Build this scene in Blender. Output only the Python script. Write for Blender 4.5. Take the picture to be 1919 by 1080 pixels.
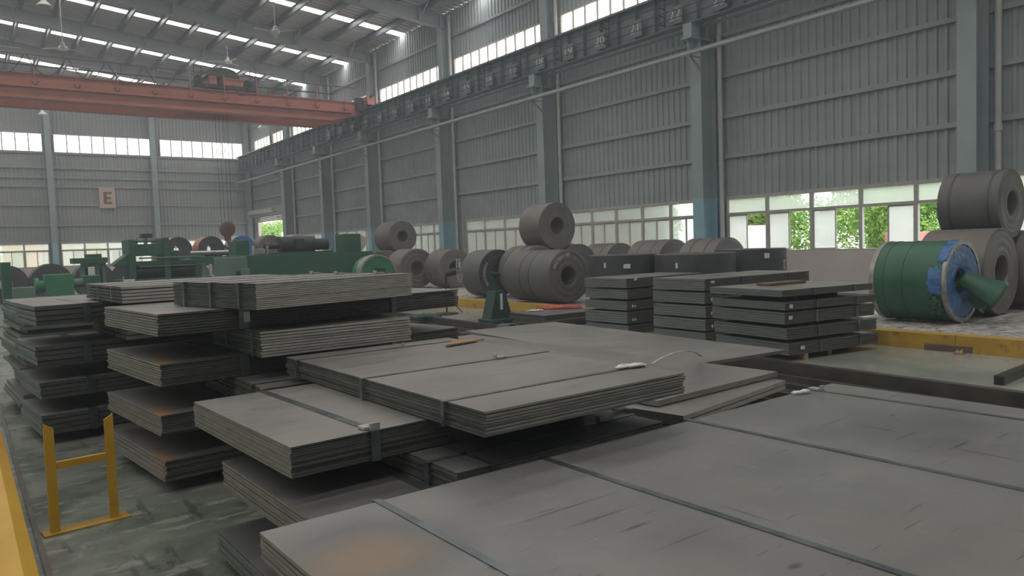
import bpy, bmesh, math, random
import numpy as np
from mathutils import Vector, Matrix
for o in list(bpy.data.objects): bpy.data.objects.remove(o, do_unlink=True)
random.seed(7)
scn = bpy.context.scene
col = scn.collection
R = math.radians
# ------------------------------------------------------------------ camera
F_PX, CX, CY, CAM_H = 1400.0, 959.5, 540.0, 1.75
_vy = np.array([-1040.0, -45.0, F_PX]); _vx = np.array([1890.0, -148.0, F_PX])
AY = _vy/np.linalg.norm(_vy); AX = _vx-AY*(_vx@AY); AX /= np.linalg.norm(AX); AZ = np.cross(AX, AY)
if AZ[1] > 0: AZ = -AZ
# AX, AY, AZ are the hall's axes seen from the camera (x right, y down, z forward)
def ray(u, v):
    d = np.array([u-CX, v-CY, F_PX]); return np.array([d@AX, d@AY, d@AZ])
def at(u, v, z):
    r = ray(u, v); t = (z-CAM_H)/r[2]; return Vector((t*r[0], t*r[1], z))
cam_data = bpy.data.cameras.new('camera'); cam = bpy.data.objects.new('camera', cam_data); col.objects.link(cam)
scn.camera = cam
cam_data.sensor_fit = 'HORIZONTAL'; cam_data.sensor_width = 36.0; cam_data.lens = 36.0*F_PX/1919.0
cam_data.clip_start = 0.05; cam_data.clip_end = 600
rgt = Vector((AX[0], AY[0], AZ[0])); dwn = Vector((AX[1], AY[1], AZ[1])); fwd = Vector((AX[2], AY[2], AZ[2]))
m3 = Matrix((rgt, -dwn, -fwd)).transposed()
cam.matrix_world = Matrix.Translation((0, 0, CAM_H)) @ m3.to_4x4()
# ------------------------------------------------------------------ sky and exposure
SKY = 3.0          # overcast white sky
PANEL = 7.5       # glow of the day-lit translucent roof strips
CLERE = 1.9       # glow of the frosted upper window panes
EXPOSURE = 0.5
world = bpy.data.worlds.new('overcast'); scn.world = world; world.use_nodes = True
wn = world.node_tree.nodes; wn['Background'].inputs[0].default_value = (0.93, 0.97, 1.0, 1); wn['Background'].inputs[1].default_value = SKY
scn.view_settings.view_transform = 'Standard'; scn.view_settings.look = 'None'
scn.view_settings.exposure = EXPOSURE; scn.view_settings.gamma = 1.0; scn.view_settings.use_curve_mapping = False
# ------------------------------------------------------------------ materials
def mat(name, c1, c2=None, scale=2.0, stretch=(1, 1, 1), rough=0.6, rough2=None, metal=0.0, bump=0.0, bscale=None, detail=6, spec=0.5, lo=0.35, hi=0.65, layers=(), spots=()):
    """noise-mixed principled material in scene coordinates; layers = (colour, scale, stretch, low, high, amount) of stains"""
    m = bpy.data.materials.new(name); m.use_nodes = True
    nt = m.node_tree; N = nt.nodes; L = nt.links; b = N['Principled BSDF']
    b.inputs['Roughness'].default_value = rough; b.inputs['Metallic'].default_value = metal
    b.inputs['Specular IOR Level'].default_value = spec
    b.inputs['Base Color'].default_value = (*c1, 1)
    geo = N.new('ShaderNodeNewGeometry')
    def noise(sc, st, det=6):
        mp = N.new('ShaderNodeMapping'); mp.inputs['Scale'].default_value = st; L.new(geo.outputs['Position'], mp.inputs['Vector'])
        n = N.new('ShaderNodeTexNoise'); n.inputs['Scale'].default_value = sc; n.inputs['Detail'].default_value = det; n.inputs['Roughness'].default_value = 0.6
        L.new(mp.outputs[0], n.inputs['Vector']); return n.outputs['Fac']
    def ramp(src, a, bb):
        r = N.new('ShaderNodeMapRange'); r.inputs['From Min'].default_value = a; r.inputs['From Max'].default_value = bb; L.new(src, r.inputs['Value']); return r.outputs[0]
    if c2 is not None:
        f = ramp(noise(scale, stretch, detail), lo, hi)
        mx = N.new('ShaderNodeMix'); mx.data_type = 'RGBA'; mx.inputs['A'].default_value = (*c1, 1); mx.inputs['B'].default_value = (*c2, 1)
        L.new(f, mx.inputs['Factor']); out = mx.outputs['Result']
        for (c, sc, st, a, bb, amt) in layers:
            f2 = ramp(noise(sc, st), a, bb)
            mu = N.new('ShaderNodeMath'); mu.operation = 'MULTIPLY'; mu.inputs[1].default_value = amt; L.new(f2, mu.inputs[0])
            m2 = N.new('ShaderNodeMix'); m2.data_type = 'RGBA'; m2.inputs['B'].default_value = (*c, 1)
            L.new(out, m2.inputs['A']); L.new(mu.outputs[0], m2.inputs['Factor']); out = m2.outputs['Result']
        for (px_, py_, pz_, sx_, sy_, c, r0, r1, amt) in spots:      # stains of their own shape at fixed places
            mp = N.new('ShaderNodeMapping'); mp.inputs['Location'].default_value = (-px_/sx_, -py_/sy_, -pz_/0.3); mp.inputs['Scale'].default_value = (1/sx_, 1/sy_, 1/0.3); L.new(geo.outputs['Position'], mp.inputs['Vector'])
            ln = N.new('ShaderNodeVectorMath'); ln.operation = 'LENGTH'; L.new(mp.outputs[0], ln.inputs[0])
            ad = N.new('ShaderNodeMath'); ad.operation = 'MULTIPLY_ADD'; ad.inputs[1].default_value = 0.5; L.new(noise(3.0, (1, 1, 1), 4), ad.inputs[0]); L.new(ln.outputs['Value'], ad.inputs[2])
            f2 = ramp(ad.outputs[0], r1+.25, r0+.25)
            mu = N.new('ShaderNodeMath'); mu.operation = 'MULTIPLY'; mu.inputs[1].default_value = amt; L.new(f2, mu.inputs[0])
            m2 = N.new('ShaderNodeMix'); m2.data_type = 'RGBA'; m2.inputs['B'].default_value = (*c, 1)
            L.new(out, m2.inputs['A']); L.new(mu.outputs[0], m2.inputs['Factor']); out = m2.outputs['Result']
        L.new(out, b.inputs['Base Color'])
        if rough2 is not None:
            rr = N.new('ShaderNodeMapRange'); rr.inputs['To Min'].default_value = rough; rr.inputs['To Max'].default_value = rough2
            L.new(f, rr.inputs['Value']); L.new(rr.outputs[0], b.inputs['Roughness'])
    if bump:
        n = noise(bscale or scale*4, stretch); bp = N.new('ShaderNodeBump'); bp.inputs['Strength'].default_value = bump; bp.inputs['Distance'].default_value = 0.02
        L.new(n, bp.inputs['Height']); L.new(bp.outputs[0], b.inputs['Normal'])
    return m
def emit(name, c, s):
    m = bpy.data.materials.new(name); m.use_nodes = True; b = m.node_tree.nodes['Principled BSDF']
    b.inputs['Base Color'].default_value = (0.8, 0.8, 0.8, 1); b.inputs['Emission Color'].default_value = (*c, 1); b.inputs['Emission Strength'].default_value = s; return m
def glass(name, tint, clear):
    m = bpy.data.materials.new(name); m.use_nodes = True; nt = m.node_tree; N = nt.nodes; L = nt.links
    N.remove(N['Principled BSDF']); o = N['Material Output']
    t = N.new('ShaderNodeBsdfTransparent'); t.inputs[0].default_value = (*tint, 1)
    d = N.new('ShaderNodeBsdfTranslucent'); d.inputs[0].default_value = (0.86, 0.86, 0.82, 1)
    g = N.new('ShaderNodeBsdfGlossy'); g.inputs['Roughness'].default_value = 0.1; g.inputs[0].default_value = (1, 1, 1, 1)
    m1 = N.new('ShaderNodeMixShader'); m1.inputs[0].default_value = clear; L.new(d.outputs[0], m1.inputs[1]); L.new(t.outputs[0], m1.inputs[2])
    fr = N.new('ShaderNodeFresnel'); m2 = N.new('ShaderNodeMixShader'); L.new(fr.outputs[0], m2.inputs[0]); L.new(m1.outputs[0], m2.inputs[1]); L.new(g.outputs[0], m2.inputs[2])
    L.new(m2.outputs[0], o.inputs[0]); return m
M = {}
M['sheet'] = mat('rolled_steel', (0.222, 0.21, 0.198), (0.30, 0.284, 0.268), 0.9, (1, 1, 1), rough=0.38, rough2=0.52, metal=0.35, bump=0.04, bscale=30,
                 layers=[((0.17, 0.165, 0.165), 1.6, (1, 5, 1), 0.52, 0.75, 0.6), ((0.30, 0.23, 0.17), 1.1, (1, 1, 1), 0.62, 0.8, 0.5)])
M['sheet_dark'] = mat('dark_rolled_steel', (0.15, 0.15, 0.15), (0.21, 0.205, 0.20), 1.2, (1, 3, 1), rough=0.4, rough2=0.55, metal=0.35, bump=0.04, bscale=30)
_st = [at(u, v, .70) for u, v in ((640, 1045), (690, 960), (1690, 770), (930, 1060))]
_sc = []
for u, v, sx_, sy_, amt in ((1060, 950, .34, .010, .7), (1130, 965, .22, .012, .75), (1190, 985, .10, .012, .8), (1290, 1005, .20, .008, .6), (1490, 1058, .05, .022, .8), (1672, 777, .045, .020, .8), (1560, 790, .18, .010, .65), (1640, 800, .014, .16, .6), (1800, 832, .16, .014, .75), (1850, 850, .012, .22, .7), (1880, 815, .12, .010, .6), (1700, 815, .16, .010, .55), (1400, 960, .012, .14, .5)):
    q = at(u, v, .70); _sc.append((q.x, q.y, .7, sx_, sy_, (0.05, 0.05, 0.05), .25, 1.0, amt))
M['sheet_near'] = mat('scratched_steel', (0.212, 0.207, 0.20), (0.295, 0.288, 0.278), 0.7, (1, 1, 1), rough=0.30, rough2=0.5, metal=0.4, bump=0.06, bscale=25,
                 layers=[((0.17, 0.18, 0.20), 1.2, (0.7, 1.4, 1), 0.52, 0.68, 0.55), ((0.27, 0.235, 0.205), 1.0, (1.3, .6, 1), 0.54, 0.7, 0.5), ((0.04, 0.04, 0.04), 3.4, (.9, 13, 1), 0.665, 0.685, 0.55), ((0.05, 0.05, 0.05), 2.6, (11, 1.0, 1), 0.68, 0.70, 0.45), ((0.4, 0.39, 0.37), 4.0, (10, 1.5, 1), 0.67, 0.70, 0.35)],
                 spots=[(_st[0].x+.1, _st[0].y, .7, .42, .40, (0.13, 0.14, 0.16), .55, 1.0, .65), (_st[0].x+.08, _st[0].y-.05, .7, .33, .30, (0.33, 0.235, 0.165), .3, .95, .8), (_st[3].x, _st[3].y, .7, .035, .03, (0.05, 0.05, 0.03), .2, 1.0, .9)]+_sc)
_rc = [at(u, v, z) for u, v, z in ((300, 588, 1.34), (298, 680, .97), (300, 772, .60), (296, 858, .26))]
M['sheet_rust'] = mat('rust_marked_steel', (0.222, 0.21, 0.198), (0.30, 0.284, 0.268), 0.9, (1, 1, 1), rough=0.38, rough2=0.52, metal=0.35, bump=0.04, bscale=30,
                 layers=[((0.17, 0.165, 0.165), 1.6, (1, 5, 1), 0.52, 0.75, 0.6)], spots=[(q.x+.02, q.y+.02, q.z, .14, .30, (0.50, 0.24, 0.09), .15, .85, .85) for q in _rc])
M['edge'] = mat('cut_steel_edge', (0.24, 0.235, 0.21), (0.34, 0.33, 0.30), 6, (1, 1, 6), rough=0.6, metal=0.2, bump=0.1)
M['edge_dark'] = mat('dark_steel_edge', (0.085, 0.095, 0.085), (0.135, 0.14, 0.128), 5, (1, 1, 6), rough=0.55, metal=0.25, bump=0.1)
M['edge_grey'] = mat('grey_steel_edge', (0.17, 0.185, 0.18), (0.22, 0.235, 0.225), 3, (1, 1, 8), rough=0.6, metal=0.2, bump=0.05)
M['edge_pale'] = mat('sheared_steel_edge', (0.42, 0.40, 0.37), (0.56, 0.54, 0.50), 6, (1, 1, 6), rough=0.6, metal=0.2, bump=0.1)
M['strap'] = mat('steel_strap', (0.10, 0.125, 0.13), (0.24, 0.265, 0.27), 5, (1, 1, 1), rough=0.3, metal=0.7)
M['clip'] = mat('strap_seal', (0.45, 0.45, 0.44), (0.6, 0.6, 0.58), 20, rough=0.4, metal=0.5)
M['tag'] = mat('paper_tag', (0.72, 0.72, 0.70), (0.8, 0.8, 0.78), 20, rough=0.8)
M['coil_ink'] = mat('blackened_coil_edge', (0.035, 0.038, 0.04), (0.055, 0.058, 0.06), 2, rough=0.55, metal=0.2)
M['rust'] = mat('rust', (0.36, 0.21, 0.11), (0.44, 0.27, 0.15), 12, rough=0.8)
M['coil'] = mat('coil_steel', (0.12, 0.12, 0.123), (0.165, 0.162, 0.162), 1.5, (1, 1, 1), rough=0.5, rough2=0.62, metal=0.3, bump=0.03, bscale=12)
M['coil_brown'] = mat('brown_coil_steel', (0.17, 0.15, 0.145), (0.22, 0.195, 0.185), 1.5, rough=0.55, metal=0.3, bump=0.03, bscale=12)
M['coil_face'] = mat('coil_edge', (0.155, 0.145, 0.145), (0.195, 0.182, 0.178), 3, rough=0.6, metal=0.2, bump=0.08, bscale=40)
M['coil_black'] = mat('dark_coil_steel', (0.075, 0.08, 0.085), (0.105, 0.11, 0.115), 2, rough=0.5, metal=0.3)
M['wrap_green'] = mat('green_wrapper', (0.035, 0.125, 0.075), (0.05, 0.155, 0.095), 2.5, rough=0.38, rough2=0.5, bump=0.12, bscale=5)
M['wrap_blue'] = mat('blue_plastic', (0.03, 0.12, 0.33), (0.10, 0.25, 0.52), 9, rough=0.3, bump=0.8, bscale=14)
M['rim'] = mat('rim_metal', (0.30, 0.28, 0.26), (0.5, 0.48, 0.45), 8, rough=0.45, metal=0.5, bump=0.3)
M['white_paint'] = mat('white_marking', (0.62, 0.63, 0.62), (0.75, 0.75, 0.74), 20, rough=0.8)
M['floor'] = mat('painted_concrete', (0.15, 0.185, 0.15), (0.26, 0.27, 0.235), 0.7, rough=0.22, rough2=0.6, bump=0.12, bscale=6, lo=0.38, hi=0.62,
                 layers=[((0.06, 0.072, 0.058), 1.3, (1, 1, 1), 0.48, 0.62, 0.8), ((0.40, 0.39, 0.36), 2.4, (1, 2.5, 1), 0.56, 0.62, 0.6), ((0.05, 0.05, 0.045), 1.2, (5, 1, 1), 0.60, 0.64, 0.6), ((0.33, 0.33, 0.30), 7, (1, 1, 1), 0.58, 0.66, 0.5)])
M['floor_shine'] = mat('polished_concrete', (0.29, 0.305, 0.265), (0.36, 0.365, 0.33), 0.8, rough=0.12, rough2=0.3, bump=0.03, bscale=5,
                 layers=[((0.45, 0.44, 0.42), 2.6, (1, 1, 1), 0.62, 0.70, 0.5), ((0.13, 0.14, 0.12), 1.3, (1, 1, 1), 0.55, 0.75, 0.6)])
M['gravel'] = mat('dusty_gravel', (0.30, 0.27, 0.26), (0.48, 0.45, 0.43), 5, rough=0.9, bump=0.8, bscale=22, layers=[((0.66, 0.64, 0.62), 8, (1, 1, 1), 0.54, 0.60, 0.8), ((0.13, 0.12, 0.11), 6, (1, 1, 1), 0.53, 0.62, 0.8)])
M['kerb'] = mat('yellow_kerb_paint', (0.42, 0.25, 0.035), (0.55, 0.34, 0.05), 3, rough=0.6, bump=0.1, layers=[((0.12, 0.09, 0.05), 4, (1, 1, 1), 0.6, 0.7, 0.7)])
M['yellow'] = mat('yellow_paint', (0.62, 0.33, 0.02), (0.72, 0.42, 0.035), 3, rough=0.42, layers=[((0.20, 0.10, 0.03), 9, (1, 1, 1), 0.66, 0.72, 0.7)])
M['cladding'] = mat('wall_cladding', (0.325, 0.365, 0.385), (0.39, 0.425, 0.44), 0.35, (1, 1, 3), rough=0.6, metal=0.1, layers=[((0.26, 0.265, 0.26), 1.5, (3, 3, 0.3), 0.5, 0.75, 0.5)])
M['cladding_back'] = mat('end_wall_cladding', (0.32, 0.34, 0.345), (0.38, 0.395, 0.395), 0.35, (1, 1, 3), rough=0.6, metal=0.1)
M['girt'] = mat('girt_steel', (0.32, 0.35, 0.355), (0.38, 0.40, 0.405), 2, rough=0.6)
M['column'] = mat('column_paint', (0.30, 0.365, 0.38), (0.36, 0.42, 0.43), 1.2, rough=0.5)
M['column_blue'] = mat('column_blue_paint', (0.27, 0.47, 0.57), (0.33, 0.53, 0.61), 1.2, rough=0.5)
M['roof'] = mat('roof_sheet', (0.42, 0.42, 0.40), (0.50, 0.49, 0.47), 0.8, rough=0.6, metal=0.1)
M['purlin'] = mat('purlin_steel', (0.10, 0.125, 0.13), (0.14, 0.165, 0.17), 1.5, rough=0.5, metal=0.2)
M['rafter'] = mat('rafter_paint', (0.24, 0.28, 0.28), (0.29, 0.33, 0.325), 1.0, rough=0.55)
M['runway'] = mat('runway_paint', (0.15, 0.185, 0.205), (0.19, 0.225, 0.24), 1.5, rough=0.55)
M['pipe'] = mat('white_pipe', (0.50, 0.50, 0.48), (0.58, 0.58, 0.56), 2, rough=0.5)
M['lowwall'] = mat('plastered_wall', (0.52, 0.46, 0.44), (0.58, 0.52, 0.50), 1.2, rough=0.85)
M['frame'] = mat('window_frame', (0.42, 0.40, 0.38), (0.50, 0.48, 0.45), 3, rough=0.5)
M['crane'] = mat('crane_orange', (0.42, 0.145, 0.105), (0.48, 0.185, 0.14), 1.5, rough=0.5, layers=[((0.25, 0.10, 0.08), 1.2, (0.3, 1, 3), 0.55, 0.75, 0.4)])
M['crane_dark'] = mat('dark_machinery', (0.03, 0.035, 0.035), (0.06, 0.065, 0.06), 4, rough=0.5, metal=0.3)
M['hood'] = mat('dark_green_hood', (0.02, 0.055, 0.045), (0.03, 0.07, 0.055), 4, rough=0.45)
M['green'] = mat('machine_green', (0.022, 0.10, 0.058), (0.035, 0.13, 0.075), 1.5, rough=0.45, rough2=0.6, layers=[((0.02, 0.03, 0.025), 3, (1, 1, 1), 0.6, 0.72, 0.6)])
M['green_pale'] = mat('pale_machine_green', (0.11, 0.19, 0.15), (0.15, 0.23, 0.19), 2, rough=0.5)
M['green_bright'] = mat('bright_machine_green', (0.03, 0.20, 0.10), (0.05, 0.25, 0.13), 2, rough=0.5)
M['teal'] = mat('teal_paint', (0.018, 0.06, 0.052), (0.026, 0.075, 0.064), 4, rough=0.5)
M['black'] = mat('black_metal', (0.02, 0.02, 0.02), (0.035, 0.035, 0.035), 8, rough=0.45)
M['steel'] = mat('bright_steel', (0.5, 0.5, 0.5), (0.6, 0.6, 0.58), 8, rough=0.3, metal=0.8)
M['white'] = mat('white_enamel', (0.68, 0.68, 0.66), (0.76, 0.76, 0.74), 4, rough=0.4)
M['sign'] = mat('sign_board', (0.62, 0.48, 0.38), (0.66, 0.52, 0.42), 2, rough=0.6)
M['sign_ink'] = mat('sign_letter', (0.14, 0.10, 0.08), (0.18, 0.13, 0.1), 3, rough=0.6)
M['warn'] = mat('warning_yellow', (0.75, 0.6, 0.05), (0.8, 0.65, 0.08), 3, rough=0.5)
M['number'] = mat('stencil_paint', (0.66, 0.66, 0.58), (0.74, 0.73, 0.64), 14, rough=0.7)
M['wood'] = mat('timber', (0.42, 0.27, 0.15), (0.52, 0.36, 0.21), 4, (1, 6, 1), rough=0.8)
M['rail'] = mat('rail_steel', (0.10, 0.09, 0.08), (0.16, 0.145, 0.125), 3, rough=0.4, metal=0.5)
M['red'] = mat('red_plastic', (0.55, 0.07, 0.05), (0.65, 0.12, 0.08), 10, rough=0.5, bump=0.5)
M['orange_wrap'] = mat('orange_wrapper', (0.50, 0.22, 0.07), (0.56, 0.27, 0.10), 3, rough=0.5)
M['grey_wrap'] = mat('grey_wrapper', (0.34, 0.34, 0.33), (0.42, 0.42, 0.41), 3, rough=0.5)
M['cream'] = mat('cream_wrapper', (0.55, 0.48, 0.42), (0.62, 0.55, 0.48), 3, rough=0.6)
M['hook'] = mat('hook_red_oxide', (0.10, 0.045, 0.035), (0.16, 0.075, 0.06), 5, rough=0.55)
M['leaf'] = mat('leaf_green', (0.13, 0.28, 0.045), (0.30, 0.45, 0.10), 1.2, rough=0.6, spec=0.2)
M['leaf_yellow'] = mat('leaf_yellow', (0.50, 0.42, 0.04), (0.62, 0.55, 0.10), 1.2, rough=0.6, spec=0.2)
M['bark'] = mat('bark', (0.12, 0.09, 0.06), (0.18, 0.14, 0.1), 6, rough=0.9)
M['ground'] = mat('yard_ground', (0.42, 0.41, 0.38), (0.50, 0.48, 0.45), 0.5, rough=0.9)
M['truck_red'] = mat('truck_red', (0.50, 0.05, 0.06), (0.55, 0.08, 0.08), 2, rough=0.4)
M['truck_white'] = mat('truck_white', (0.75, 0.75, 0.75), (0.8, 0.8, 0.8), 2, rough=0.4)
M['container'] = mat('container_red', (0.50, 0.22, 0.18), (0.55, 0.26, 0.21), 2, rough=0.6)
M['bldg'] = mat('pale_building', (0.60, 0.60, 0.62), (0.66, 0.66, 0.67), 1, rough=0.8)
M['bldg_orange'] = mat('orange_building', (0.75, 0.25, 0.10), (0.80, 0.30, 0.14), 1, rough=0.8)
M['dark_glass'] = mat('dark_glass', (0.05, 0.06, 0.07), (0.07, 0.08, 0.09), 1, rough=0.1)
M['frost'] = glass('frosted_pane', (0.82, 0.88, 0.82), 0.58)
M['milky'] = glass('milky_sash_pane', (0.8, 0.83, 0.82), 0.38)
M['panel_glow'] = emit('translucent_roof_strip', (1.0, 0.98, 0.94), PANEL)
M['clere'] = emit('daylit_frosted_pane', (1.0, 0.965, 0.91), CLERE)
M['clere_end'] = emit('daylit_frosted_end_pane', (0.97, 0.98, 1.0), CLERE)
# ------------------------------------------------------------------ mesh helpers
class MB:
    def __init__(s): s.v = []; s.f = []; s.m = []; s.xf = None
    def add(s, vs, fs, mi=0):
        n = len(s.v)
        s.v += [tuple(s.xf @ Vector(p)) if s.xf else tuple(p) for p in vs]
        for k, f in enumerate(fs): s.f.append(tuple(i+n for i in f)); s.m.append(mi[k] if isinstance(mi, (list, tuple)) else mi)
        return s
    def box(s, x0, x1, y0, y1, z0, z1, mi=0):
        vs = [(x0, y0, z0), (x1, y0, z0), (x1, y1, z0), (x0, y1, z0), (x0, y0, z1), (x1, y0, z1), (x1, y1, z1), (x0, y1, z1)]
        return s.add(vs, [(3, 2, 1, 0), (4, 5, 6, 7), (0, 1, 5, 4), (1, 2, 6, 5), (2, 3, 7, 6), (3, 0, 4, 7)], mi)
    def bar(s, a, b, w, t, up=(0, 0, 1), mi=0):
        a = Vector(a); b = Vector(b); d = (b-a).normalized(); u = Vector(up); sd = d.cross(u)
        if sd.length < 1e-4: sd = d.cross(Vector((1, 0, 0)))
        sd.normalize(); u = sd.cross(d).normalized(); vs = []
        for p in (a, b):
            for i, j in ((-1, -1), (1, -1), (1, 1), (-1, 1)): vs.append(p+sd*(w/2*i)+u*(t/2*j))
        return s.add(vs, [(3, 2, 1, 0), (4, 5, 6, 7), (0, 1, 5, 4), (1, 2, 6, 5), (2, 3, 7, 6), (3, 0, 4, 7)], mi)
    def cyl(s, a, b, r, n=12, r2=None, mi=0, caps=True):
        a = Vector(a); b = Vector(b); d = (b-a).normalized(); t = Vector((0, 0, 1)) if abs(d.z) < 0.9 else Vector((1, 0, 0))
        e1 = d.cross(t).normalized(); e2 = d.cross(e1); r2 = r if r2 is None else r2; vs = []
        for p, q in ((a, r), (b, r2)):
            for k in range(n): w = 2*math.pi*k/n; vs.append(p+e1*(q*math.cos(w))+e2*(q*math.sin(w)))
        fs = [(k, (k+1) % n, n+(k+1) % n, n+k) for k in range(n)]
        if caps: fs += [tuple(range(n-1, -1, -1)), tuple(range(n, 2*n))]
        return s.add(vs, fs, mi)
    def tube(s, pts, r, n=8, mi=0):
        for a, b in zip(pts[:-1], pts[1:]):
            if (Vector(b)-Vector(a)).length > 1e-5: s.cyl(a, b, r, n, mi=mi)
        return s
    def prism(s, poly, axis, a0, a1, mi=0):
        """poly in the two other axes (in x,y,z order), extruded along axis"""
        def mk(p, a):
            return (a, p[0], p[1]) if axis == 'x' else ((p[0], a, p[1]) if axis == 'y' else (p[0], p[1], a))
        n = len(poly); vs = [mk(p, a0) for p in poly]+[mk(p, a1) for p in poly]
        return s.add(vs, [tuple(range(n)), tuple(range(2*n-1, n-1, -1))]+[(k, n+k, n+(k+1) % n, (k+1) % n) for k in range(n)], mi)
    def lathe(s, prof, n=48, axis='y', c=(0, 0, 0), mi=0, jit=0.0, closed=False):
        """prof = list of (along, radius[, mat]); revolve about axis through c"""
        rings = []; vs = []; fs = []; ms = []
        for (a, r, *_) in prof:
            for k in range(n):
                w = 2*math.pi*k/n; q = r+(random.uniform(-jit, jit) if jit else 0)
                p = (q*math.cos(w), a, q*math.sin(w)) if axis == 'y' else ((q*math.cos(w), q*math.sin(w), a) if axis == 'z' else (a, q*math.cos(w), q*math.sin(w)))
                vs.append((p[0]+c[0], p[1]+c[1], p[2]+c[2]))
        m = len(prof)
        for i in range(m if closed else m-1):
            j = (i+1) % m
            for k in range(n): fs.append((i*n+k, i*n+(k+1) % n, j*n+(k+1) % n, j*n+k)); ms.append(prof[i][2] if len(prof[i]) > 2 else mi)
        return s.add(vs, fs, ms)
    def mesh(s, name, mats, smooth=False):
        me = bpy.data.meshes.new(name); me.from_pydata(s.v, [], s.f)
        for x in (mats if isinstance(mats, (list, tuple)) else [mats]): me.materials.append(x)
        me.polygons.foreach_set('material_index', s.m)
        bm = bmesh.new(); bm.from_mesh(me); bmesh.ops.recalc_face_normals(bm, faces=bm.faces); bm.to_mesh(me); bm.free()
        if smooth:
            me.polygons.foreach_set('use_smooth', [True]*len(me.polygons)); me.set_sharp_from_angle(angle=R(40))
        me.update(); return me
    def build(s, name, mats, parent=None, smooth=False, world=False):
        return link(name, s.mesh(name, mats, smooth), parent, world)
def link(name, me, parent=None, world=False):
    o = bpy.data.objects.new(name, me); col.objects.link(o)
    if parent is not None:
        o.parent = parent
        if world: o.matrix_parent_inverse = Matrix.Translation(-parent.location)
    return o
def tag(o, label=None, cat=None, group=None, kind=None):
    if label: o['label'] = label
    if cat: o['category'] = cat
    if group: o['group'] = group
    if kind: o['kind'] = kind
    return o
def thing(name, loc, label, cat, group=None, rz=0.0):
    o = bpy.data.objects.new(name, None); col.objects.link(o); o.location = loc; o.rotation_euler = (0, 0, rz); o.empty_display_size = 0.2
    return tag(o, label, cat, group)
def text_mesh(body, size, name='lettering', depth=0.004):
    cu = bpy.data.curves.new(name, 'FONT'); cu.body = body; cu.size = size; cu.extrude = depth; cu.align_x = 'CENTER'; cu.align_y = 'CENTER'; cu.resolution_u = 2
    t = bpy.data.objects.new('tmp', cu); col.objects.link(t); dg = bpy.context.evaluated_depsgraph_get()
    me = bpy.data.meshes.new_from_object(t.evaluated_get(dg)); me.name = name
    bpy.data.objects.remove(t, do_unlink=True); bpy.data.curves.remove(cu); return me
def text_obj(body, size, mt, mtx, parent=None, name='lettering', depth=0.004):
    me = text_mesh(body, size, name, depth); me.materials.clear(); me.materials.append(mt); me.transform(mtx)
    return link(name, me, parent)
def basis(ex, ey, loc):
    ex = Vector(ex).normalized(); ey = Vector(ey).normalized(); ez = ex.cross(ey)
    return Matrix.Translation(loc) @ Matrix((ex, ey, ez)).transposed().to_4x4()
# ------------------------------------------------------------------ the hall
WX, BY, FY = 19.9, 62.7, -9.0                    # right wall, end wall, wall behind the camera
COLS = [-8.0, -0.13, 7.75, 15.63, 23.5, 31.4, 39.3, 46.0, 53.0]
EAVE, SLOPE = 13.15, 0.105
def roof_z(x): return EAVE+(WX-abs(x))*SLOPE
# floor with the sunken rail trench
def tx(y): return 8.80+0.045*y                   # right lip of the trench
T0, T1, TY0, TY1 = 5.6, None, -6.0, 20.5
fl = MB()
fl.add([(-WX, FY, 0), (T0, FY, 0), (T0, BY, 0), (-WX, BY, 0)], [(0, 1, 2, 3)])
fl.add([(T0, FY, 0), (WX, FY, 0), (WX, TY0, 0), (T0, TY0, 0)], [(0, 1, 2, 3)], 1)
fl.add([(T0, TY1, 0), (WX, TY1, 0), (WX, BY, 0), (T0, BY, 0)], [(0, 1, 2, 3)])
fl.add([(tx(TY0), TY0, 0), (WX, TY0, 0), (WX, TY1, 0), (tx(TY1), TY1, 0)], [(0, 1, 2, 3)], 1)
TD = -0.32
fl.add([(T0, TY0, TD), (tx(TY0), TY0, TD), (tx(TY1), TY1, TD), (T0, TY1, TD), (T0, TY0, 0), (tx(TY0), TY0, 0), (tx(TY1), TY1, 0), (T0, TY1, 0)],
       [(0, 1, 2, 3), (0, 4, 5, 1), (1, 5, 6, 2), (2, 6, 7, 3), (3, 7, 4, 0)], 2)
floor = tag(fl.build('floor', [M['floor'], M['floor_shine'], M['rail']]), 'greenish painted concrete floor of the hall with a sunken rail trench', kind='structure')
def along_y(mb, x0, x1, y0, y1, z0, z1, mi=0):
    mb.add([(tx(y0)+x0, y0, z0), (tx(y0)+x1, y0, z0), (tx(y1)+x1, y1, z0), (tx(y1)+x0, y1, z0), (tx(y0)+x0, y0, z1), (tx(y0)+x1, y0, z1), (tx(y1)+x1, y1, z1), (tx(y1)+x0, y1, z1)],
           [(3, 2, 1, 0), (4, 5, 6, 7), (0, 1, 5, 4), (1, 2, 6, 5), (2, 3, 7, 6), (3, 0, 4, 7)], mi)
for nm, a, b, z0, z1 in (('trench_angle', -0.10, 0.02, -0.30, 0.015), ('trench_ledge', -0.42, -0.12, TD, -0.20), ('guide_rail', -0.30, -0.24, -0.20, -0.12), ('trench_ledge', -1.30, -1.05, TD, -0.22), ('guide_rail', -1.22, -1.15, -0.22, -0.13), ('trench_angle', -3.15+0.0, -3.08, TD, 0.012)):
    mb = MB(); along_y(mb, a, b, TY0+0.02, TY1-0.02, z0, z1); mb.build(nm, M['rail'], floor)
mb = MB(); along_y(mb, -1.04, -0.44, TY0+.05, TY1-.05, TD, TD+0.06); mb.build('trench_floor_plate', M['teal'], floor)
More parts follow.
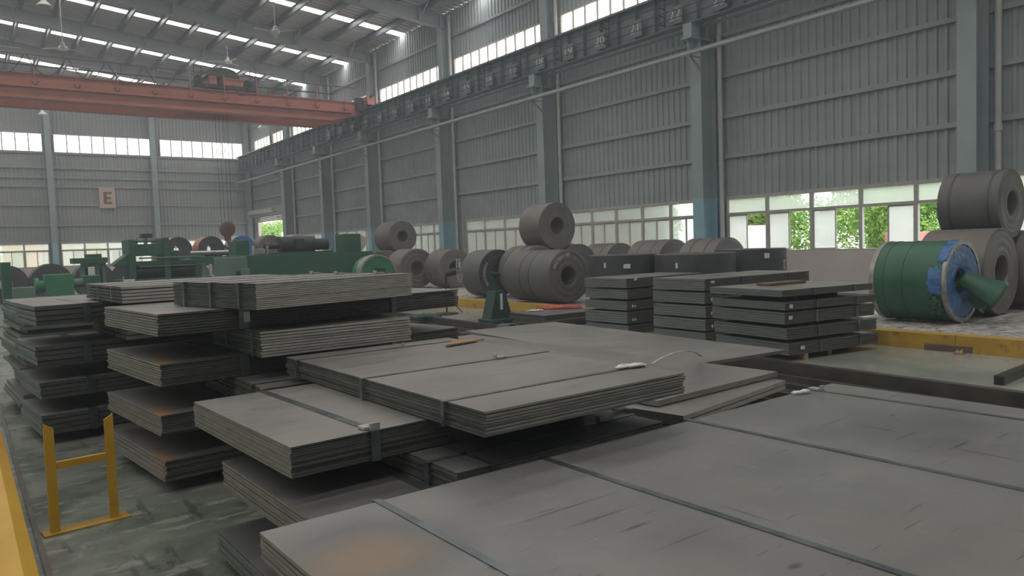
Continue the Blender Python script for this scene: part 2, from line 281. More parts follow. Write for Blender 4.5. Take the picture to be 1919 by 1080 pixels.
# corrugated sheet generator: ribs along one horizontal axis, vertical run z0..z1 (z1 may be a function)
def corr(mb, axis, plane, a0, a1, z0, z1, depth, pitch=0.25, mi=0):
    n = max(1, round((a1-a0)/pitch)); p = (a1-a0)/n; pts = []
    for k in range(n):
        b = a0+k*p; pts += [(b, 0), (b+p*0.30, 0), (b+p*0.42, depth), (b+p*0.88, depth)]
    pts.append((a1, 0)); vs = []; fs = []
    for (a, d) in pts:
        zt = z1(a) if callable(z1) else z1
        for z in (z0, zt): vs.append((plane+d, a, z) if axis == 'y' else (a, plane+d, z))
    for k in range(len(pts)-1): fs.append((2*k, 2*k+2, 2*k+3, 2*k+1))
    mb.add(vs, fs, mi)
# window bays on the right wall: (y0, y1) of the lower and of the upper window
LOW = [(c0+0.62, c1-0.52) for c0, c1 in zip(COLS[:-1], COLS[1:])]
LOW[2] = (8.45, 15.11); LOW[3] = (16.15, 22.75); LOW[4] = (24.05, 30.32)
UPP = [(c0+0.40, c1-0.62) for c0, c1 in zip(COLS[:-1], COLS[1:])]+[(53.5, 56.6), (57.3, 60.9)]
DOOR = (53.35, 61.1, 4.62)
wr = MB()
def wall_run(mb, axis, plane, lo, hi, low, upp, depth, top, z_low=(1.25, 3.0), z_upp=(9.5, 10.75), door=None):
    def gaps(spans):
        e = lo; out = []
        for a, b in spans:
            if a > e+1e-3: out.append((e, a))
            e = b
        if e < hi: out.append((e, hi))
        return out
    for a, b in gaps(low+([door[:2]] if door else [])): corr(mb, axis, plane, a, b, z_low[0], z_low[1], depth)
    if door:
        corr(mb, axis, plane, lo, door[0], z_low[1], z_upp[0], depth); corr(mb, axis, plane, door[0], hi, door[2], z_upp[0], depth); corr(mb, axis, plane, door[1], hi, z_low[1], door[2], depth)
    else: corr(mb, axis, plane, lo, hi, z_low[1], z_upp[0], depth)
    for a, b in gaps(upp): corr(mb, axis, plane, a, b, z_upp[0], z_upp[1], depth)
    corr(mb, axis, plane, lo, hi, z_upp[1], top, depth)
wall_run(wr, 'y', WX, FY, BY, LOW, UPP, 0.045, EAVE, door=DOOR)
wall_right = tag(wr.build('wall_right', M['cladding']), 'tall grey corrugated side wall with window bands', kind='structure')
mb = MB(); mb.box(WX-0.10, WX+0.14, FY, DOOR[0], 0, 1.25); mb.build('low_wall', M['lowwall'], wall_right)
def c_rail(p0, p1, inward, parent, h=0.12, d=0.065, m='girt'):
    mb = MB(); a = Vector(p0); b = Vector(p1); i = Vector(inward)
    mb.bar(a+i*d, b+i*d, 0.012, h); mb.bar(a+i*(d/2)+Vector((0, 0, h/2)), b+i*(d/2)+Vector((0, 0, h/2)), d, 0.012); mb.bar(a+i*(d/2)-Vector((0, 0, h/2)), b+i*(d/2)-Vector((0, 0, h/2)), d, 0.012)
    return mb.build('girt', M[m], parent)
for c0, c1 in zip(COLS, COLS[1:]+[BY]):
    for z in ((4.3, 5.57, 6.85, 8.12, 11.9) if c0 < 52 else (6.1, 7.3, 8.12, 11.9)): c_rail((WX-0.005, c0+.02, z), (WX-0.005, c1-.02, z), (-1, 0, 0), wall_right)
# end wall
BLOW = [(-0.7+0.0, 5.36), (6.08, 12.1), (13.0, 19.2)]; BUPP = [(-0.9, 5.34), (6.1, 12.43), (13.12, 19.32)]
wb = MB(); wall_run(wb, 'x', BY, -WX, WX, [(-7.9, -1.5)]+BLOW, [(-7.9, -1.6)]+BUPP, 0.045, roof_z)
wall_back = tag(wb.build('wall_back', M['cladding_back']), 'grey corrugated end wall with two bands of windows', kind='structure')
mb = MB(); mb.box(-WX, WX, BY-0.10, BY+0.14, 0, 1.25); mb.build('low_wall', M['lowwall'], wall_back)
for x0, x1 in ((-7.9, -1.2), (-1.1, 5.6), (5.8, 12.5), (12.7, 19.7)):
    for z in (3.05, 4.27, 5.71, 7.04, 7.68, 8.37, 9.42): c_rail((x0, BY-0.005, z), (x1, BY-0.005, z), (0, -1, 0), wall_back, h=0.12)
wl = MB(); wall_run(wl, 'y', -WX, FY, BY, LOW, UPP, -0.045, EAVE)
wall_left = tag(wl.build('wall_left', M['cladding']), 'opposite corrugated side wall of the hall', kind='structure')
mb = MB(); mb.box(-WX-0.14, -WX+0.10, FY, BY, 0, 1.25); mb.build('low_wall', M['lowwall'], wall_left)
wf = MB(); wall_run(wf, 'x', FY, -WX, WX, [], [], -0.045, roof_z)
wall_front = tag(wf.build('wall_front', M['cladding']), 'corrugated end wall behind the viewer', kind='structure')
mb = MB(); mb.box(-WX, WX, FY-0.14, FY+0.1, 0, 1.25); mb.build('low_wall', M['lowwall'], wall_front)
# ---- windows
WN = [0]
def new_window(loc, label):
    WN[0] += 1; o = bpy.data.objects.new('window_%d' % WN[0], None); col.objects.link(o); o.location = loc
    return tag(o, label, kind='structure')
def P3(axis, plane, d, a, z): return (plane+d, a, z) if axis == 'y' else (a, plane+d, z)
def fbox(mb, axis, plane, d0, d1, a0, a1, z0, z1):
    if axis == 'y': mb.box(plane+min(d0, d1), plane+max(d0, d1), a0, a1, z0, z1)
    else: mb.box(a0, a1, plane+min(d0, d1), plane+max(d0, d1), z0, z1)
def strip_window(axis, plane, inn, a0, a1, z0, z1, pane, label, m):
    """upper band: row of fixed frosted panes; inn = direction (+1/-1) into the hall"""
    w = new_window(P3(axis, plane, 0, (a0+a1)/2, z0), label); n = max(1, round((a1-a0)/pane)); p = (a1-a0)/n
    fr = MB(); fbox(fr, axis, plane, -inn*.07, inn*0.1, a0-.06, a1+.06, z0-.05, z0+.01); fbox(fr, axis, plane, -inn*.07, inn*0.1, a0-.06, a1+.06, z1-.01, z1+.06)
    fbox(fr, axis, plane, 0, inn*0.1, a0-.06, a0, z0, z1); fbox(fr, axis, plane, 0, inn*0.1, a1, a1+.06, z0, z1); fr.build('window_frame', M['frame'], w, world=True)
    for k in range(1, n):
        mb = MB(); fbox(mb, axis, plane, inn*.01, inn*0.07, a0+k*p-.035, a0+k*p+.035, z0, z1); mb.build('mullion', M['frame'], w, world=True)
    for k in range(n):
        mb = MB(); fbox(mb, axis, plane, -inn*.004, inn*0.004, a0+k*p+.022, a0+(k+1)*p-.022, z0, z1); mb.build('pane', m, w, world=True)
def low_window(axis, plane, inn, a0, a1, unit, label, open_=None, z0=1.25, zt=2.47, z1=2.98, detail=True):
    """lower band: fixed lights above, a pair of sliding sashes in every unit"""
    w = new_window(P3(axis, plane, 0, (a0+a1)/2, z0), label); n = max(1, round((a1-a0)/unit)); p = (a1-a0)/n; t = 0.035
    fr = MB()
    for za, zb in ((z0-.01, z0+.06), (zt-.04, zt+.04), (z1-.05, z1+.05)): fbox(fr, axis, plane, -inn*.07, inn*.09, a0, a1, za, zb)
    for k in range(n+1):
        c = a0+k*p; hw = .05; fbox(fr, axis, plane, -inn*.02, inn*.088, max(a0, c-hw), min(a1, c+hw), z0, z1)
    fr.build('window_frame', M['frame'], w, world=True)
    for k in range(n):
        b0, b1 = a0+k*p+.05, a0+(k+1)*p-.05; mid = (b0+b1)/2
        mb = MB(); fbox(mb, axis, plane, inn*.02, inn*.026, b0, b1, zt+.04, z1-.05); mb.build('pane', M['frost'], w, world=True)
        halves = [(b0, mid+.02, .02), (mid-.02, b1, .055)]
        if open_ is not None: halves = [halves[open_[k]]] if open_[k] in (0, 1) else halves
        for (s0, s1, dd) in halves:
            sm = MB()
            for q in ((s0, s0+t, z0+.06, zt-.04), (s1-t, s1, z0+.06, zt-.04), (s0+t, s1-t, z0+.06, z0+.06+t), (s0+t, s1-t, zt-.04-t, zt-.04)): fbox(sm, axis, plane, inn*(dd-.013), inn*(dd+.013), *q)
            so = sm.build('sash', M['frame'], w, world=True)
            pm = MB(); fbox(pm, axis, plane, inn*(dd-.003), inn*(dd+.003), s0+t, s1-t, z0+.06+t, zt-.04-t); pm.build('pane', M['milky' if open_ is not None else 'frost'], so)
ORD = ['first', 'second', 'third', 'fourth', 'fifth', 'sixth', 'seventh', 'eighth']
near_open = [9, 0, 1, 1, 1]   # image left is the far end; index runs from the near end
for i, (a, b) in enumerate(LOW):
    lab = 'lower window band of the side wall, '+('bay with open sashes beside the green coil' if i == 2 else 'number %d from the viewer' % (i+1))
    if i == 2: low_window('y', WX, -1, a+.0-0.66, b, 1.465, lab, open_=[0, 0, 1, 1, 1])
    else: low_window('y', WX, -1, a, b, 1.45, lab)
for i, (a, b) in enumerate(UPP): strip_window('y', WX, -1, a, b, 9.5, 10.75, 0.72, 'upper band of frosted panes in the side wall, number %d from the viewer' % (i+1), M['clere'])
for i, (a, b) in enumerate([(-7.9, -1.5)]+BLOW): low_window('x', BY, -1, a, b, 1.52, 'lower window band of the end wall, %s from the left' % ORD[i])
for i, (a, b) in enumerate([(-7.9, -1.6)]+BUPP): strip_window('x', BY, -1, a, b, 9.5, 10.75, 0.79, 'upper band of bright panes in the end wall, %s from the left' % ORD[i], M['clere_end'])
for i, (a, b) in enumerate(LOW): low_window('y', -WX, 1, a, b, 2.2, 'lower window of the opposite wall, number %d' % (i+1))
for i, (a, b) in enumerate(UPP): strip_window('y', -WX, 1, a, b, 9.5, 10.75, 2.4, 'upper panes of the opposite wall, number %d' % (i+1), M['clere'])
# roller door
d = bpy.data.objects.new('door_1', None); col.objects.link(d); d.location = (WX, (DOOR[0]+DOOR[1])/2, 0); tag(d, 'raised roller shutter door at the far end of the side wall', kind='structure')
mb = MB(); mb.box(WX-.12, WX+.1, DOOR[0], DOOR[0]+.12, 0, DOOR[2]); mb.box(WX-.12, WX+.1, DOOR[1]-.12, DOOR[1], 0, DOOR[2]); mb.build('door_frame', M['cream'], d, world=True)
mb = MB(); mb.box(WX-.65, WX-.02, DOOR[0]+.5, DOOR[1]+.4, DOOR[2]+.05, DOOR[2]+.62); mb.build('roller_housing', M['girt'], d, world=True)
mb = MB(); mb.cyl((WX-.72, DOOR[0]+2.2, DOOR[2]+.35), (WX-.72, DOOR[1]+.2, DOOR[2]+.35), .14, 14); mb.build('roller_tube', M['pipe'], d, smooth=True, world=True)
for k in range(4):
    mb = MB(); mb.box(WX-.30, WX-.27, DOOR[0]+.12, DOOR[1]-.12, DOOR[2]-.42+k*.12, DOOR[2]-.31+k*.12); mb.build('shutter_slat', M['cream'], d, world=True)
# ---- roof
rf = MB()
for sx in (1, -1):
    n = int((BY-FY)/0.40); p = (BY-FY)/n; pts = []
    for k in range(n):
        b = FY+k*p; pts += [(b, 0), (b+p*.55, 0), (b+p*.65, .085), (b+p*.9, .085)]
    pts.append((BY, 0)); vs = []; fs = []
    for (y, dz) in pts: vs += [(sx*(WX+.1), y, EAVE+dz), (0, y, roof_z(0)+dz)]
    strips = [36.0-7.88*k for k in range(6)]+[43.2, 50.0, 58.2]
    for k in range(len(pts)-1):
        ym = (pts[k][0]+pts[k+1][0])/2
        if any(abs(ym-s) < 0.36 for s in strips): continue
        fs.append((2*k, 2*k+2, 2*k+3, 2*k+1))
    rf.add(vs, fs)
ceiling = tag(rf.build('ceiling', M['roof']), 'corrugated metal roof on steel beams with bright skylight strips', kind='structure')
for s in strips:
    for sx in (1, -1):
        for k in range(3):
            xa, xb = WX*k/3+.0, WX*(k+1)/3; mb = MB()
            mb.add([(sx*xa, s-.4, roof_z(xa)+.03), (sx*xb, s-.4, roof_z(xb)+.03), (sx*xb, s+.4, roof_z(xb)+.03), (sx*xa, s+.4, roof_z(xa)+.03)], [(0, 1, 2, 3)]); mb.build('skylight_panel', M['panel_glow'], ceiling)
PUR = [0.35+1.52*k for k in range(13)]
bays = list(zip(COLS, COLS[1:]+[BY-.05]))
bays[-1] = (53.0, BY-.05)
for (c0, c1) in bays:
    base = {}
    for sx in (1, -1):
        for x in PUR:
            key = round(c1-c0, 2)
            if key not in base:
                mb = MB(); Lh = (c1-c0)-.02; mb.box(-.006, .006, 0, Lh, -.27, 0); mb.box(-.006, .10, 0, Lh, -.28, -.268); mb.box(-.10, .006, 0, Lh, -.012, 0); base[key] = mb.mesh('purlin', M['purlin'])
            o = link('purlin', base[key], ceiling); o.location = (sx*x, c0+.01, roof_z(x)-.005)
rm = None
def rafter(y):
    d = 0.62; b = MB(); top = -.26
    for sx in (1, -1):
        def poly(h0, h1, w):
            xs = (sx*0.0, sx*(WX-.1)); zt = (roof_z(0)+top, EAVE+top)
            vs = []
            for x, z in zip(xs, zt):
                for yy in (-w, w):
                    vs += [(x, y+yy, z-h1), (x, y+yy, z-h0)]
            b.add(vs, [(0, 1, 5, 4), (2, 6, 7, 3), (0, 4, 6, 2), (1, 3, 7, 5), (0, 2, 3, 1), (4, 5, 7, 6)])
        poly(0, .025, .15); poly(.025, d-.025, .008); poly(d-.025, d, .15)
        b.add([], [])
    o = b.build('rafter', M['rafter'], ceiling)
    for sx in (1, -1):
        for k in range(1, 7):
            x = sx*k*3.04; z = roof_z(x)+top; s = MB(); s.box(x-.006, x+.006, y-.14, y+.14, z-d+.03, z-.03); s.build('stiffener', M['rafter'], o)
            s = MB(); s.bar((x, y-.1, z-d+.05), (x, y-1.0, z+.03), .05, .05); s.build('knee_brace', M['rafter'], o)
for y in COLS: rafter(y)
# ---- columns of the side wall with downpipes
CL = {7.75: 'blue grey steel column nearest the viewer, above the right hand coils', 15.63: 'blue grey steel column left of the window with open sashes', 23.5: 'blue grey steel column behind the single coil on top', 31.4: 'steel column with light blue foot left of the middle windows', 39.3: 'steel column behind the far raised coil', 46.0: 'second steel column from the roller door', 53.0: 'wide steel column beside the roller door', -0.13: 'steel column beside the viewer', -8.0: 'steel column behind the viewer'}
def i_col(mb, x0, x1, y, w, z0, z1):
    mb.box(x0, x0+.03, y-w/2, y+w/2, z0, z1); mb.box(x1-.03, x1, y-w/2, y+w/2, z0, z1); mb.box(x0+.03, x1-.03, y-.012, y+.012, z0, z1)
for sx in (1, -1):
    for y in COLS:
        w = 0.42 if y != 53.0 else 0.62
        t = thing('steel_column', (sx*19.4, y, 0), CL[y] if sx == 1 else 'steel column of the opposite wall', 'column', 'steel columns along the side wall' if sx == 1 else 'columns of the opposite wall')
        mx = Matrix.Scale(-1, 4, (1, 0, 0)) if sx < 0 else Matrix()
        for nm, m, args in (('painted_foot', 'column_blue', (19.05, 19.76, y, w, 0, 3.0)), ('shaft', 'column', (19.05, 19.76, y, w, 3.0, 7.95)), ('upper_shaft', 'column', (19.38, 19.76, y, w*.9, 7.95, 12.9))):
            mb = MB(); mb.xf = mx; i_col(mb, *args); mb.build(nm, M[m], t, world=True)
        mb = MB(); mb.xf = mx; mb.box(18.62, 19.78, y-.2, y+.2, 7.95, 8.0); mb.box(18.7, 19.1, y-.17, y+.17, 8.0, 8.43); mb.box(18.72, 19.3, y-.015, y+.015, 7.6, 7.95); mb.build('bracket_seat', M['column'], t, world=True)
        if sx == 1:
            p = thing('downpipe', (WX-.2, y-.42, 0), 'white downpipe beside the '+CL[y].replace('blue grey ', ''), 'pipe', 'white rainwater downpipes')
            mb = MB(); mb.cyl((WX-.2, y-.42, 0), (WX-.2, y-.42, EAVE-.3), .075, 12); mb.build('pipe_run', M['pipe'], p, smooth=True, world=True)
            for z in (4.0, 8.1):
                mb = MB(); mb.cyl((WX-.2, y-.42, z), (WX-.2, y-.42, z+.16), .092, 12); mb.build('pipe_socket', M['pipe'], p, smooth=True, world=True)
EL = ['leftmost pale column of the end wall', 'pale column of the end wall left of the E board', 'pale column of the end wall right of the E board', 'pale corner column beside the roller door']
for i, x in enumerate((-1.2, 5.69, 12.53, 19.55)):
    t = thing('end_wall_column', (x, BY-.3, 0), EL[i], 'column', 'steel columns of the end wall')
    for nm, m, z0, z1 in (('painted_foot', 'column_blue', 0, 3.0), ('shaft', 'column', 3.0, roof_z(x)-.4)):
        mb = MB(); mb.box(x-.19, x+.19, BY-.52, BY-.49, z0, z1); mb.box(x-.19, x+.19, BY-.13, BY-.10, z0, z1); mb.box(x-.012, x+.012, BY-.49, BY-.13, z0, z1); mb.build(nm, M[m], t, world=True)
# ---- crane runway
RX = 18.9
def runway(sx, full):
    t = thing('crane_runway_beam', (sx*RX, 27, 8.43), 'dark grey crane runway beam with stencilled numbers along the side wall' if sx == 1 else 'crane runway beam along the opposite wall', 'beam')
    y0, y1 = FY+.2, BY-.25
    for nm, a in (('top_flange', (RX-.22, RX+.22, y0, y1, 9.52, 9.56)), ('bottom_flange', (RX-.18, RX+.18, y0, y1, 8.43, 8.46)), ('web', (RX-.01, RX+.01, y0, y1, 8.46, 9.52)), ('crane_rail', (RX-.04, RX+.04, y0, y1, 9.56, 9.66))):
        mb = MB(); mb.xf = Matrix.Scale(-1, 4, (1, 0, 0)) if sx < 0 else Matrix(); mb.box(*a); mb.build(nm, M['rail' if nm == 'crane_rail' else 'runway'], t, world=True)
    if not full: return
    me = MB().box(-.17, -.01, -.008, .008, -.53, .53).mesh('stiffener', M['runway'])
    y = 3.25
    while y < 62:
        o = link('stiffener', me, t); o.location = (0, y-27, 0.56); y += 0.86
    br = MB()
    for k in range(4): br.box(-.42, -.16, -.02, .02, .16+k*.26-.012, .16+k*.26+.012); br.cyl((-.42, 0, .16+k*.26), (-.42, 0, .22+k*.26), .03, 6)
    br.box(-.2, -.17, -.03, .03, .1, 1.02); bm_ = br.mesh('conductor_bracket', M['crane_dark'])
    y = 14.0
    while y < 62:
        o = link('conductor_bracket', bm_, t); o.location = (0, y-27, 0); y += 2.55
    for k in range(3):
        mb = MB(); mb.box(-.40, -.37, -13.5, 35, .20+k*.26, .225+k*.26); mb.build('conductor_bar', M['crane_dark'], t)
    for n in range(6, 26):
        y = 14.4+1.717*(23-n)
        np_ = MB().box(-.20, -.172, y-27-.30, y-27+.30, .10, .66).build('number_plate', M['runway'], t)
        text_obj(str(n), .50, M['number'], basis((0, -1, 0), (0, 0, 1), (-.206, y-27, .38)), np_, 'painted_number')
    for c in COLS[1:]:
        mb = MB(); mb.box(-.0, .6, c-27-.3, c-27+.3, -.03, .0); mb.build('seat_plate', M['runway'], t)
runway(1, True); runway(-1, False)
t = thing('service_pipe', (18.45, 30, 7.42), 'long pale service pipe running below the crane runway beam', 'pipe')
mb = MB(); mb.cyl((18.45, FY+.3, 7.42), (18.45, BY-.8, 7.42), .06, 10); mb.build('pipe_run', M['girt'], t, smooth=True, world=True)
mb = MB(); mb.box(18.42, 18.60, FY+.3, BY-.8, 7.48, 7.51); mb.build('tray', M['girt'], t, world=True)
for c in COLS[1:]:
    mb = MB(); mb.bar((18.42, c-.26, 7.36), (19.05, c-.26, 7.36), .05, .05); mb.bar((18.5, c-.26, 7.34), (19.05, c-.26, 6.95), .05, .05); mb.build('pipe_bracket', M['girt'], t, world=True)
t = thing('runway_walkway', (19.4, 30, 8.3), 'narrow dusty walkway plate between runway beam and side wall', 'walkway')
mb = MB(); mb.box(19.13, 19.36, FY+.3, BY-.8, 8.36, 8.40); mb.build('walkway_plate', M['girt'], t, world=True)
# ---- letter board
t = thing('letter_board', (9.25, BY-.12, 5.5), 'tan board with a dark letter E on the end wall', 'sign')
mb = MB(); mb.box(8.72, 9.78, BY-.16, BY-.11, 5.5, 7.02); mb.build('board', M['sign'], t, world=True)
mb = MB()
for q in ((9.0, 9.2, 5.8, 6.7), (9.2, 9.55, 6.53, 6.7), (9.2, 9.5, 6.17, 6.33), (9.2, 9.55, 5.8, 5.97)): mb.box(q[0], q[1], BY-.175, BY-.16, q[2], q[3])
mb.build('letter', M['sign_ink'], t, world=True)
# ------------------------------------------------------------------ sheet packs
def strap_loop(t, kind, pos, LX, LY, z0, z1, seal=None, w=0.032, hang=False):
    th = .004; mb = MB()
    if kind == 'y':      # loop across the short way: runs along y at x = pos
        a, b = pos-w/2, pos+w/2
        mb.box(a, b, -.02, LY+.02, z1, z1+th); mb.box(a, b, -.024, -.02, z0, z1+th); mb.box(a, b, LY+.02, LY+.024, z0, z1+th)
    else:                # runs along x at y = pos
        a, b = pos-w/2, pos+w/2
        mb.box(-.02, LX+.02, a, b, z1, z1+th); mb.box(-.024, -.02, a, b, z0, z1+th); mb.box(LX+.02, LX+.024, a, b, z0, z1+th)
    s = mb.build('strap', M['strap'], t)
    if seal is not None:
        c = MB()
        if kind == 'y': c.box(pos-w*.75, pos+w*.75, seal-.035, seal+.035, z1+th, z1+th+.012); c.box(pos-w*.2, pos+w*.9, seal-.05, seal-.035, z1+th, z1+th+.03)
        else: c.box(seal-.035, seal+.035, pos-w*.75, pos+w*.75, z1+th, z1+th+.012); c.box(seal-.05, seal-.035, pos-w*.2, pos+w*.9, z1+th, z1+th+.03)
        c.build('seal', M['clip'], s)
def pack(label, x, y, rz, LX, LY, z0, z1, n, top='sheet', edge='edge', edge2=None, straps=(), jit=.007, group=None, tags=(), gap=.22, fan=0.0):
    t = thing('sheet_pack', (x, y, z0), label, 'steel sheets', group, R(rz)); H = z1-z0-.006; th = H/n
    mb = MB(); mb.box(0, LX, 0, LY, 0, th*(1-gap), [1, 0, 2, 1, 2, 1]); me = mb.mesh('steel_sheet', [M[top], M[edge], M[edge2 or edge]])
    for k in range(n):
        o = link('steel_sheet', me, t); j = 0 if k == n-1 else jit
        o.location = (random.uniform(-j, j)+fan*(random.random()), random.uniform(-j, j), k*th+th*gap*(1 if k == n-1 else .5)*1.0)
    for s in straps: strap_loop(t, s[0], s[1], LX, LY, 0, H, s[2] if len(s) > 2 else None, s[3] if len(s) > 3 else .032)
    for (fx, fz, w, hh) in tags:      # paper tags on the viewer's long side
        m = MB(); m.box(fx, fx+w, -.03, -.026, fz, fz+hh); m.build('paper_tag', M['tag'], t)
    return t
G1 = 'sheet packs in the crossed pile by the aisle'
BX, BYY = 1.14, 5.86
tops = ['topmost', 'second', 'third', 'lowest']
# crossed pile in the middle: long packs reaching left (with rust stains) alternate with packs reaching towards the viewer
for i, (z0, z1, n, dx, dy) in enumerate(((1.17, 1.34, 8, .0, .0), (.80, .97, 9, .0, .02), (.44, .60, 9, -.02, .0), (.10, .26, 8, -.01, .0))):
    pack('rust-marked sheet pack behind the yellow stand, %s of the four reaching left' % tops[i], BX+dx, BYY+dy, 5.5, 2.75 if i < 2 else 2.58, 1.45, z0, z1, n, top='sheet_rust', edge='edge', edge2='edge_dark',
         straps=[('y', .62, None, .075), ('y', 2.0, None, .05)], group=G1, tags=[(.62, .05, .05, .08)] if i == 0 else (), jit=.009)
dl = ['thick topmost sheet pack of the middle pile, crosswise with pale edges', 'pale-edged crosswise sheet pack below the topmost of the middle pile', 'crosswise sheet pack low in the middle pile, half hidden by wide packs', 'lowest crosswise sheet pack of the middle pile in deep shadow']
for i, (x, y, rz, LX, LY, z0, z1, n) in enumerate(((1.72, 5.44, 11.5, 1.47, 1.35, 1.34, 1.54, 14), (1.78, 5.58, .5, 1.27, 1.3, .97, 1.17, 9), (1.68, 5.34, 0, 1.4, 1.5, .60, .80, 8), (1.75, 5.6, 0, 1.3, 1.4, .26, .44, 8))):
    pack(dl[i], x, y, rz, LX, LY, z0, z1, n, edge='edge_dark', edge2='edge_pale', straps=[('x', .22, 1.3), ('x', .66, 1.2), ('x', 1.12, 1.25)] if i == 0 else [('x', .14), ('x', .8)], group=G1, jit=.008 if i else .004)
# pile at the far left of the aisle
G2 = 'sheet packs in the far left pile'
for i, (z0, z1, dx, dy) in enumerate(((1.14, 1.335, 0, -.02), (.76, .95, -.01, .04), (.44, .61, 0, .02), (.10, .30, .0, .0))):
    pack('sheet pack with dark strap at the far left of the aisle, %s of four' % tops[i], .55+dx, 8.24+dy, 5, 2.2, 1.15, z0, z1, 4, edge='edge_grey', edge2='edge_dark', straps=[('y', .43, None, .07)], group=G2, jit=.012, gap=.15)
cl = ['short bundle on top of the far left pile with rounded strapped end', 'strapped bundle end below the top bundle of the far left pile', 'third bundle end between the far left pile and the middle pile', 'fourth bundle end between the far left pile and the middle pile', 'lowest bundle end on the floor behind the middle pile']
for i, (u, v, z0, z1, n, LX) in enumerate(((227, 537, 1.342, 1.5, 5, 1.9), (235, 602, .95, 1.14, 4, 1.5), (245, 670, .61, .76, 5, 1.4), (250, 745, .30, .44, 5, 1.4))):
    p = at(u, v, z1); pack(cl[i], p.x, max(p.y, 7.42), 3, LX, 1.6 if i != 2 else 1.4, z0, z1, n, edge='edge_dark', edge2='edge_pale', straps=[('x', .3), ('x', .9)], group=G2, jit=.008)
p = at(253, 853, .12); pack(cl[4], 1.13, 7.45, 2, 1.3, .75, .0, .12, 4, edge='edge_dark', group=G2)
for i in range(6):
    pack('splayed sheet pack at the back of the far left pile, %s from the top' % ORD[i], .52+.03*math.sin(i*2.1), 9.75, 3, 2.6, 1.6, 1.10-.2*i, 1.29-.2*i, 4, edge='edge_grey', group=G2, jit=.05, gap=.12)
# wide packs in front
G3 = 'wide sheet packs beside the aisle in front'
pack('wide strapped sheet pack with a dark strap in front of the middle pile', 1.19, 3.38, 2.5, 1.9, 1.5, .695, .85, 12, edge='edge', edge2='edge_dark', straps=[('y', .43, .06, .05)], group=G3)
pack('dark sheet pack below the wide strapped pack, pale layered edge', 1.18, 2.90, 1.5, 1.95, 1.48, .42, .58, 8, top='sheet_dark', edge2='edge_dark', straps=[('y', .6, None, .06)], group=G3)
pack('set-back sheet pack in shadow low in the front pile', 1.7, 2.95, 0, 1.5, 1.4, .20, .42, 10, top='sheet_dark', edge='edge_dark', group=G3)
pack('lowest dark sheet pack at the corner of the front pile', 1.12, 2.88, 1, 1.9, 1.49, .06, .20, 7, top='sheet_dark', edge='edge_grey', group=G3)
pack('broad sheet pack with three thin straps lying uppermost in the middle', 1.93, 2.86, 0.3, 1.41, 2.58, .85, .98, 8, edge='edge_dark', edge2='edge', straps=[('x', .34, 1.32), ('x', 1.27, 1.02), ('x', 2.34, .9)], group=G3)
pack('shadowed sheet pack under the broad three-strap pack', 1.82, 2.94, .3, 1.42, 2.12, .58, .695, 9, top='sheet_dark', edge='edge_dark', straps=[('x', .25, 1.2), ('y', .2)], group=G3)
G4 = 'large plates in the foreground'
pack('large scratched plate pack with steel straps filling the foreground', .88, .58, .6, 4.04, 2.24, .59, .70, 5, top='sheet_near', straps=[('y', .50, None, .035), ('y', 1.40, None, .035), ('y', 2.50, None, .035), ('y', 3.75, 2.2, .035)], group=G4, jit=.004)
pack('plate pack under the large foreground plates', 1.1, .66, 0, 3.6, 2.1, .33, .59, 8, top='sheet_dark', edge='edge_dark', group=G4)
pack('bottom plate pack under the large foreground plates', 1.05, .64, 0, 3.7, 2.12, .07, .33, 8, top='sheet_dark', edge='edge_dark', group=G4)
# loose plates beside the trench
G5 = 'plates lying beside the trench'
pack('thick light plate lying beside the trench, behind the foreground plates', 3.9, 3.36, 9, 1.58, 1.25, .47, .55, 2, straps=(), group=G5, gap=.1, edge='edge_dark', edge2='edge_pale')
pack('long brownish plate behind the broad three-strap pack', 3.97, 3.66, 2.5, 1.56, 4.4, .55, .60, 1, group=G5, gap=.05)
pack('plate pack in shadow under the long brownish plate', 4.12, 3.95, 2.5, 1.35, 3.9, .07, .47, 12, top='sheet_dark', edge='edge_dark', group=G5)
pack('broad dark plate bridging the trench in front of the stacks', 5.60, 4.90, -5, 1.62, 4.42, .46, .50, 1, top='sheet', edge='edge_grey', group=G5, gap=.05)
t = thing('plate_trestle', (6.6, 7.0, TD), 'dark steel trestle under the broad plate over the trench', 'trestle')
for y in (5.6, 8.4):
    for x in (6.0+.0, 7.0):
        mb = MB(); mb.box(x-.06, x+.06, y-.06, y+.06, TD, .36); mb.build('leg', M['rail'], t, world=True)
    mb = MB(); mb.box(5.85, 7.3, y-.07, y+.07, .36, .46); mb.build('bearer', M['rail'], t, world=True)
# three stacks across the trench
def stack(px_, py_, rz, LX, LY, levels, nm, group, tgl, offs):
    for i, (z0, z1) in enumerate(levels):
        ox, oy = offs[i % len(offs)]
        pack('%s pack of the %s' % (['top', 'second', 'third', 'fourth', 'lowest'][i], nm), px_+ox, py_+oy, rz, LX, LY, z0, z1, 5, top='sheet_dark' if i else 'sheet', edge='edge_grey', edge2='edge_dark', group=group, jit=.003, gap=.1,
             straps=[('y', LX*.33), ('y', LX*.78)], tags=tgl.get(i, ()))
stack(9.05, 5.99, -9, 1.86, 1.42, ((.90, 1.0), (.715, .83), (.515, .69), (.305, .47), (.085, .26)), 'nearest stack across the trench, beside the green coil', 'sheet packs in the stack beside the green coil',
      {1: [(.06, .03, .06, .05)], 2: [(.05, .07, .07, .05)], 4: [(.2, .07, .08, .05)]}, [(-.03, 0), (0, -.02), (.02, 0), (.04, -.02), (.06, -.03)])
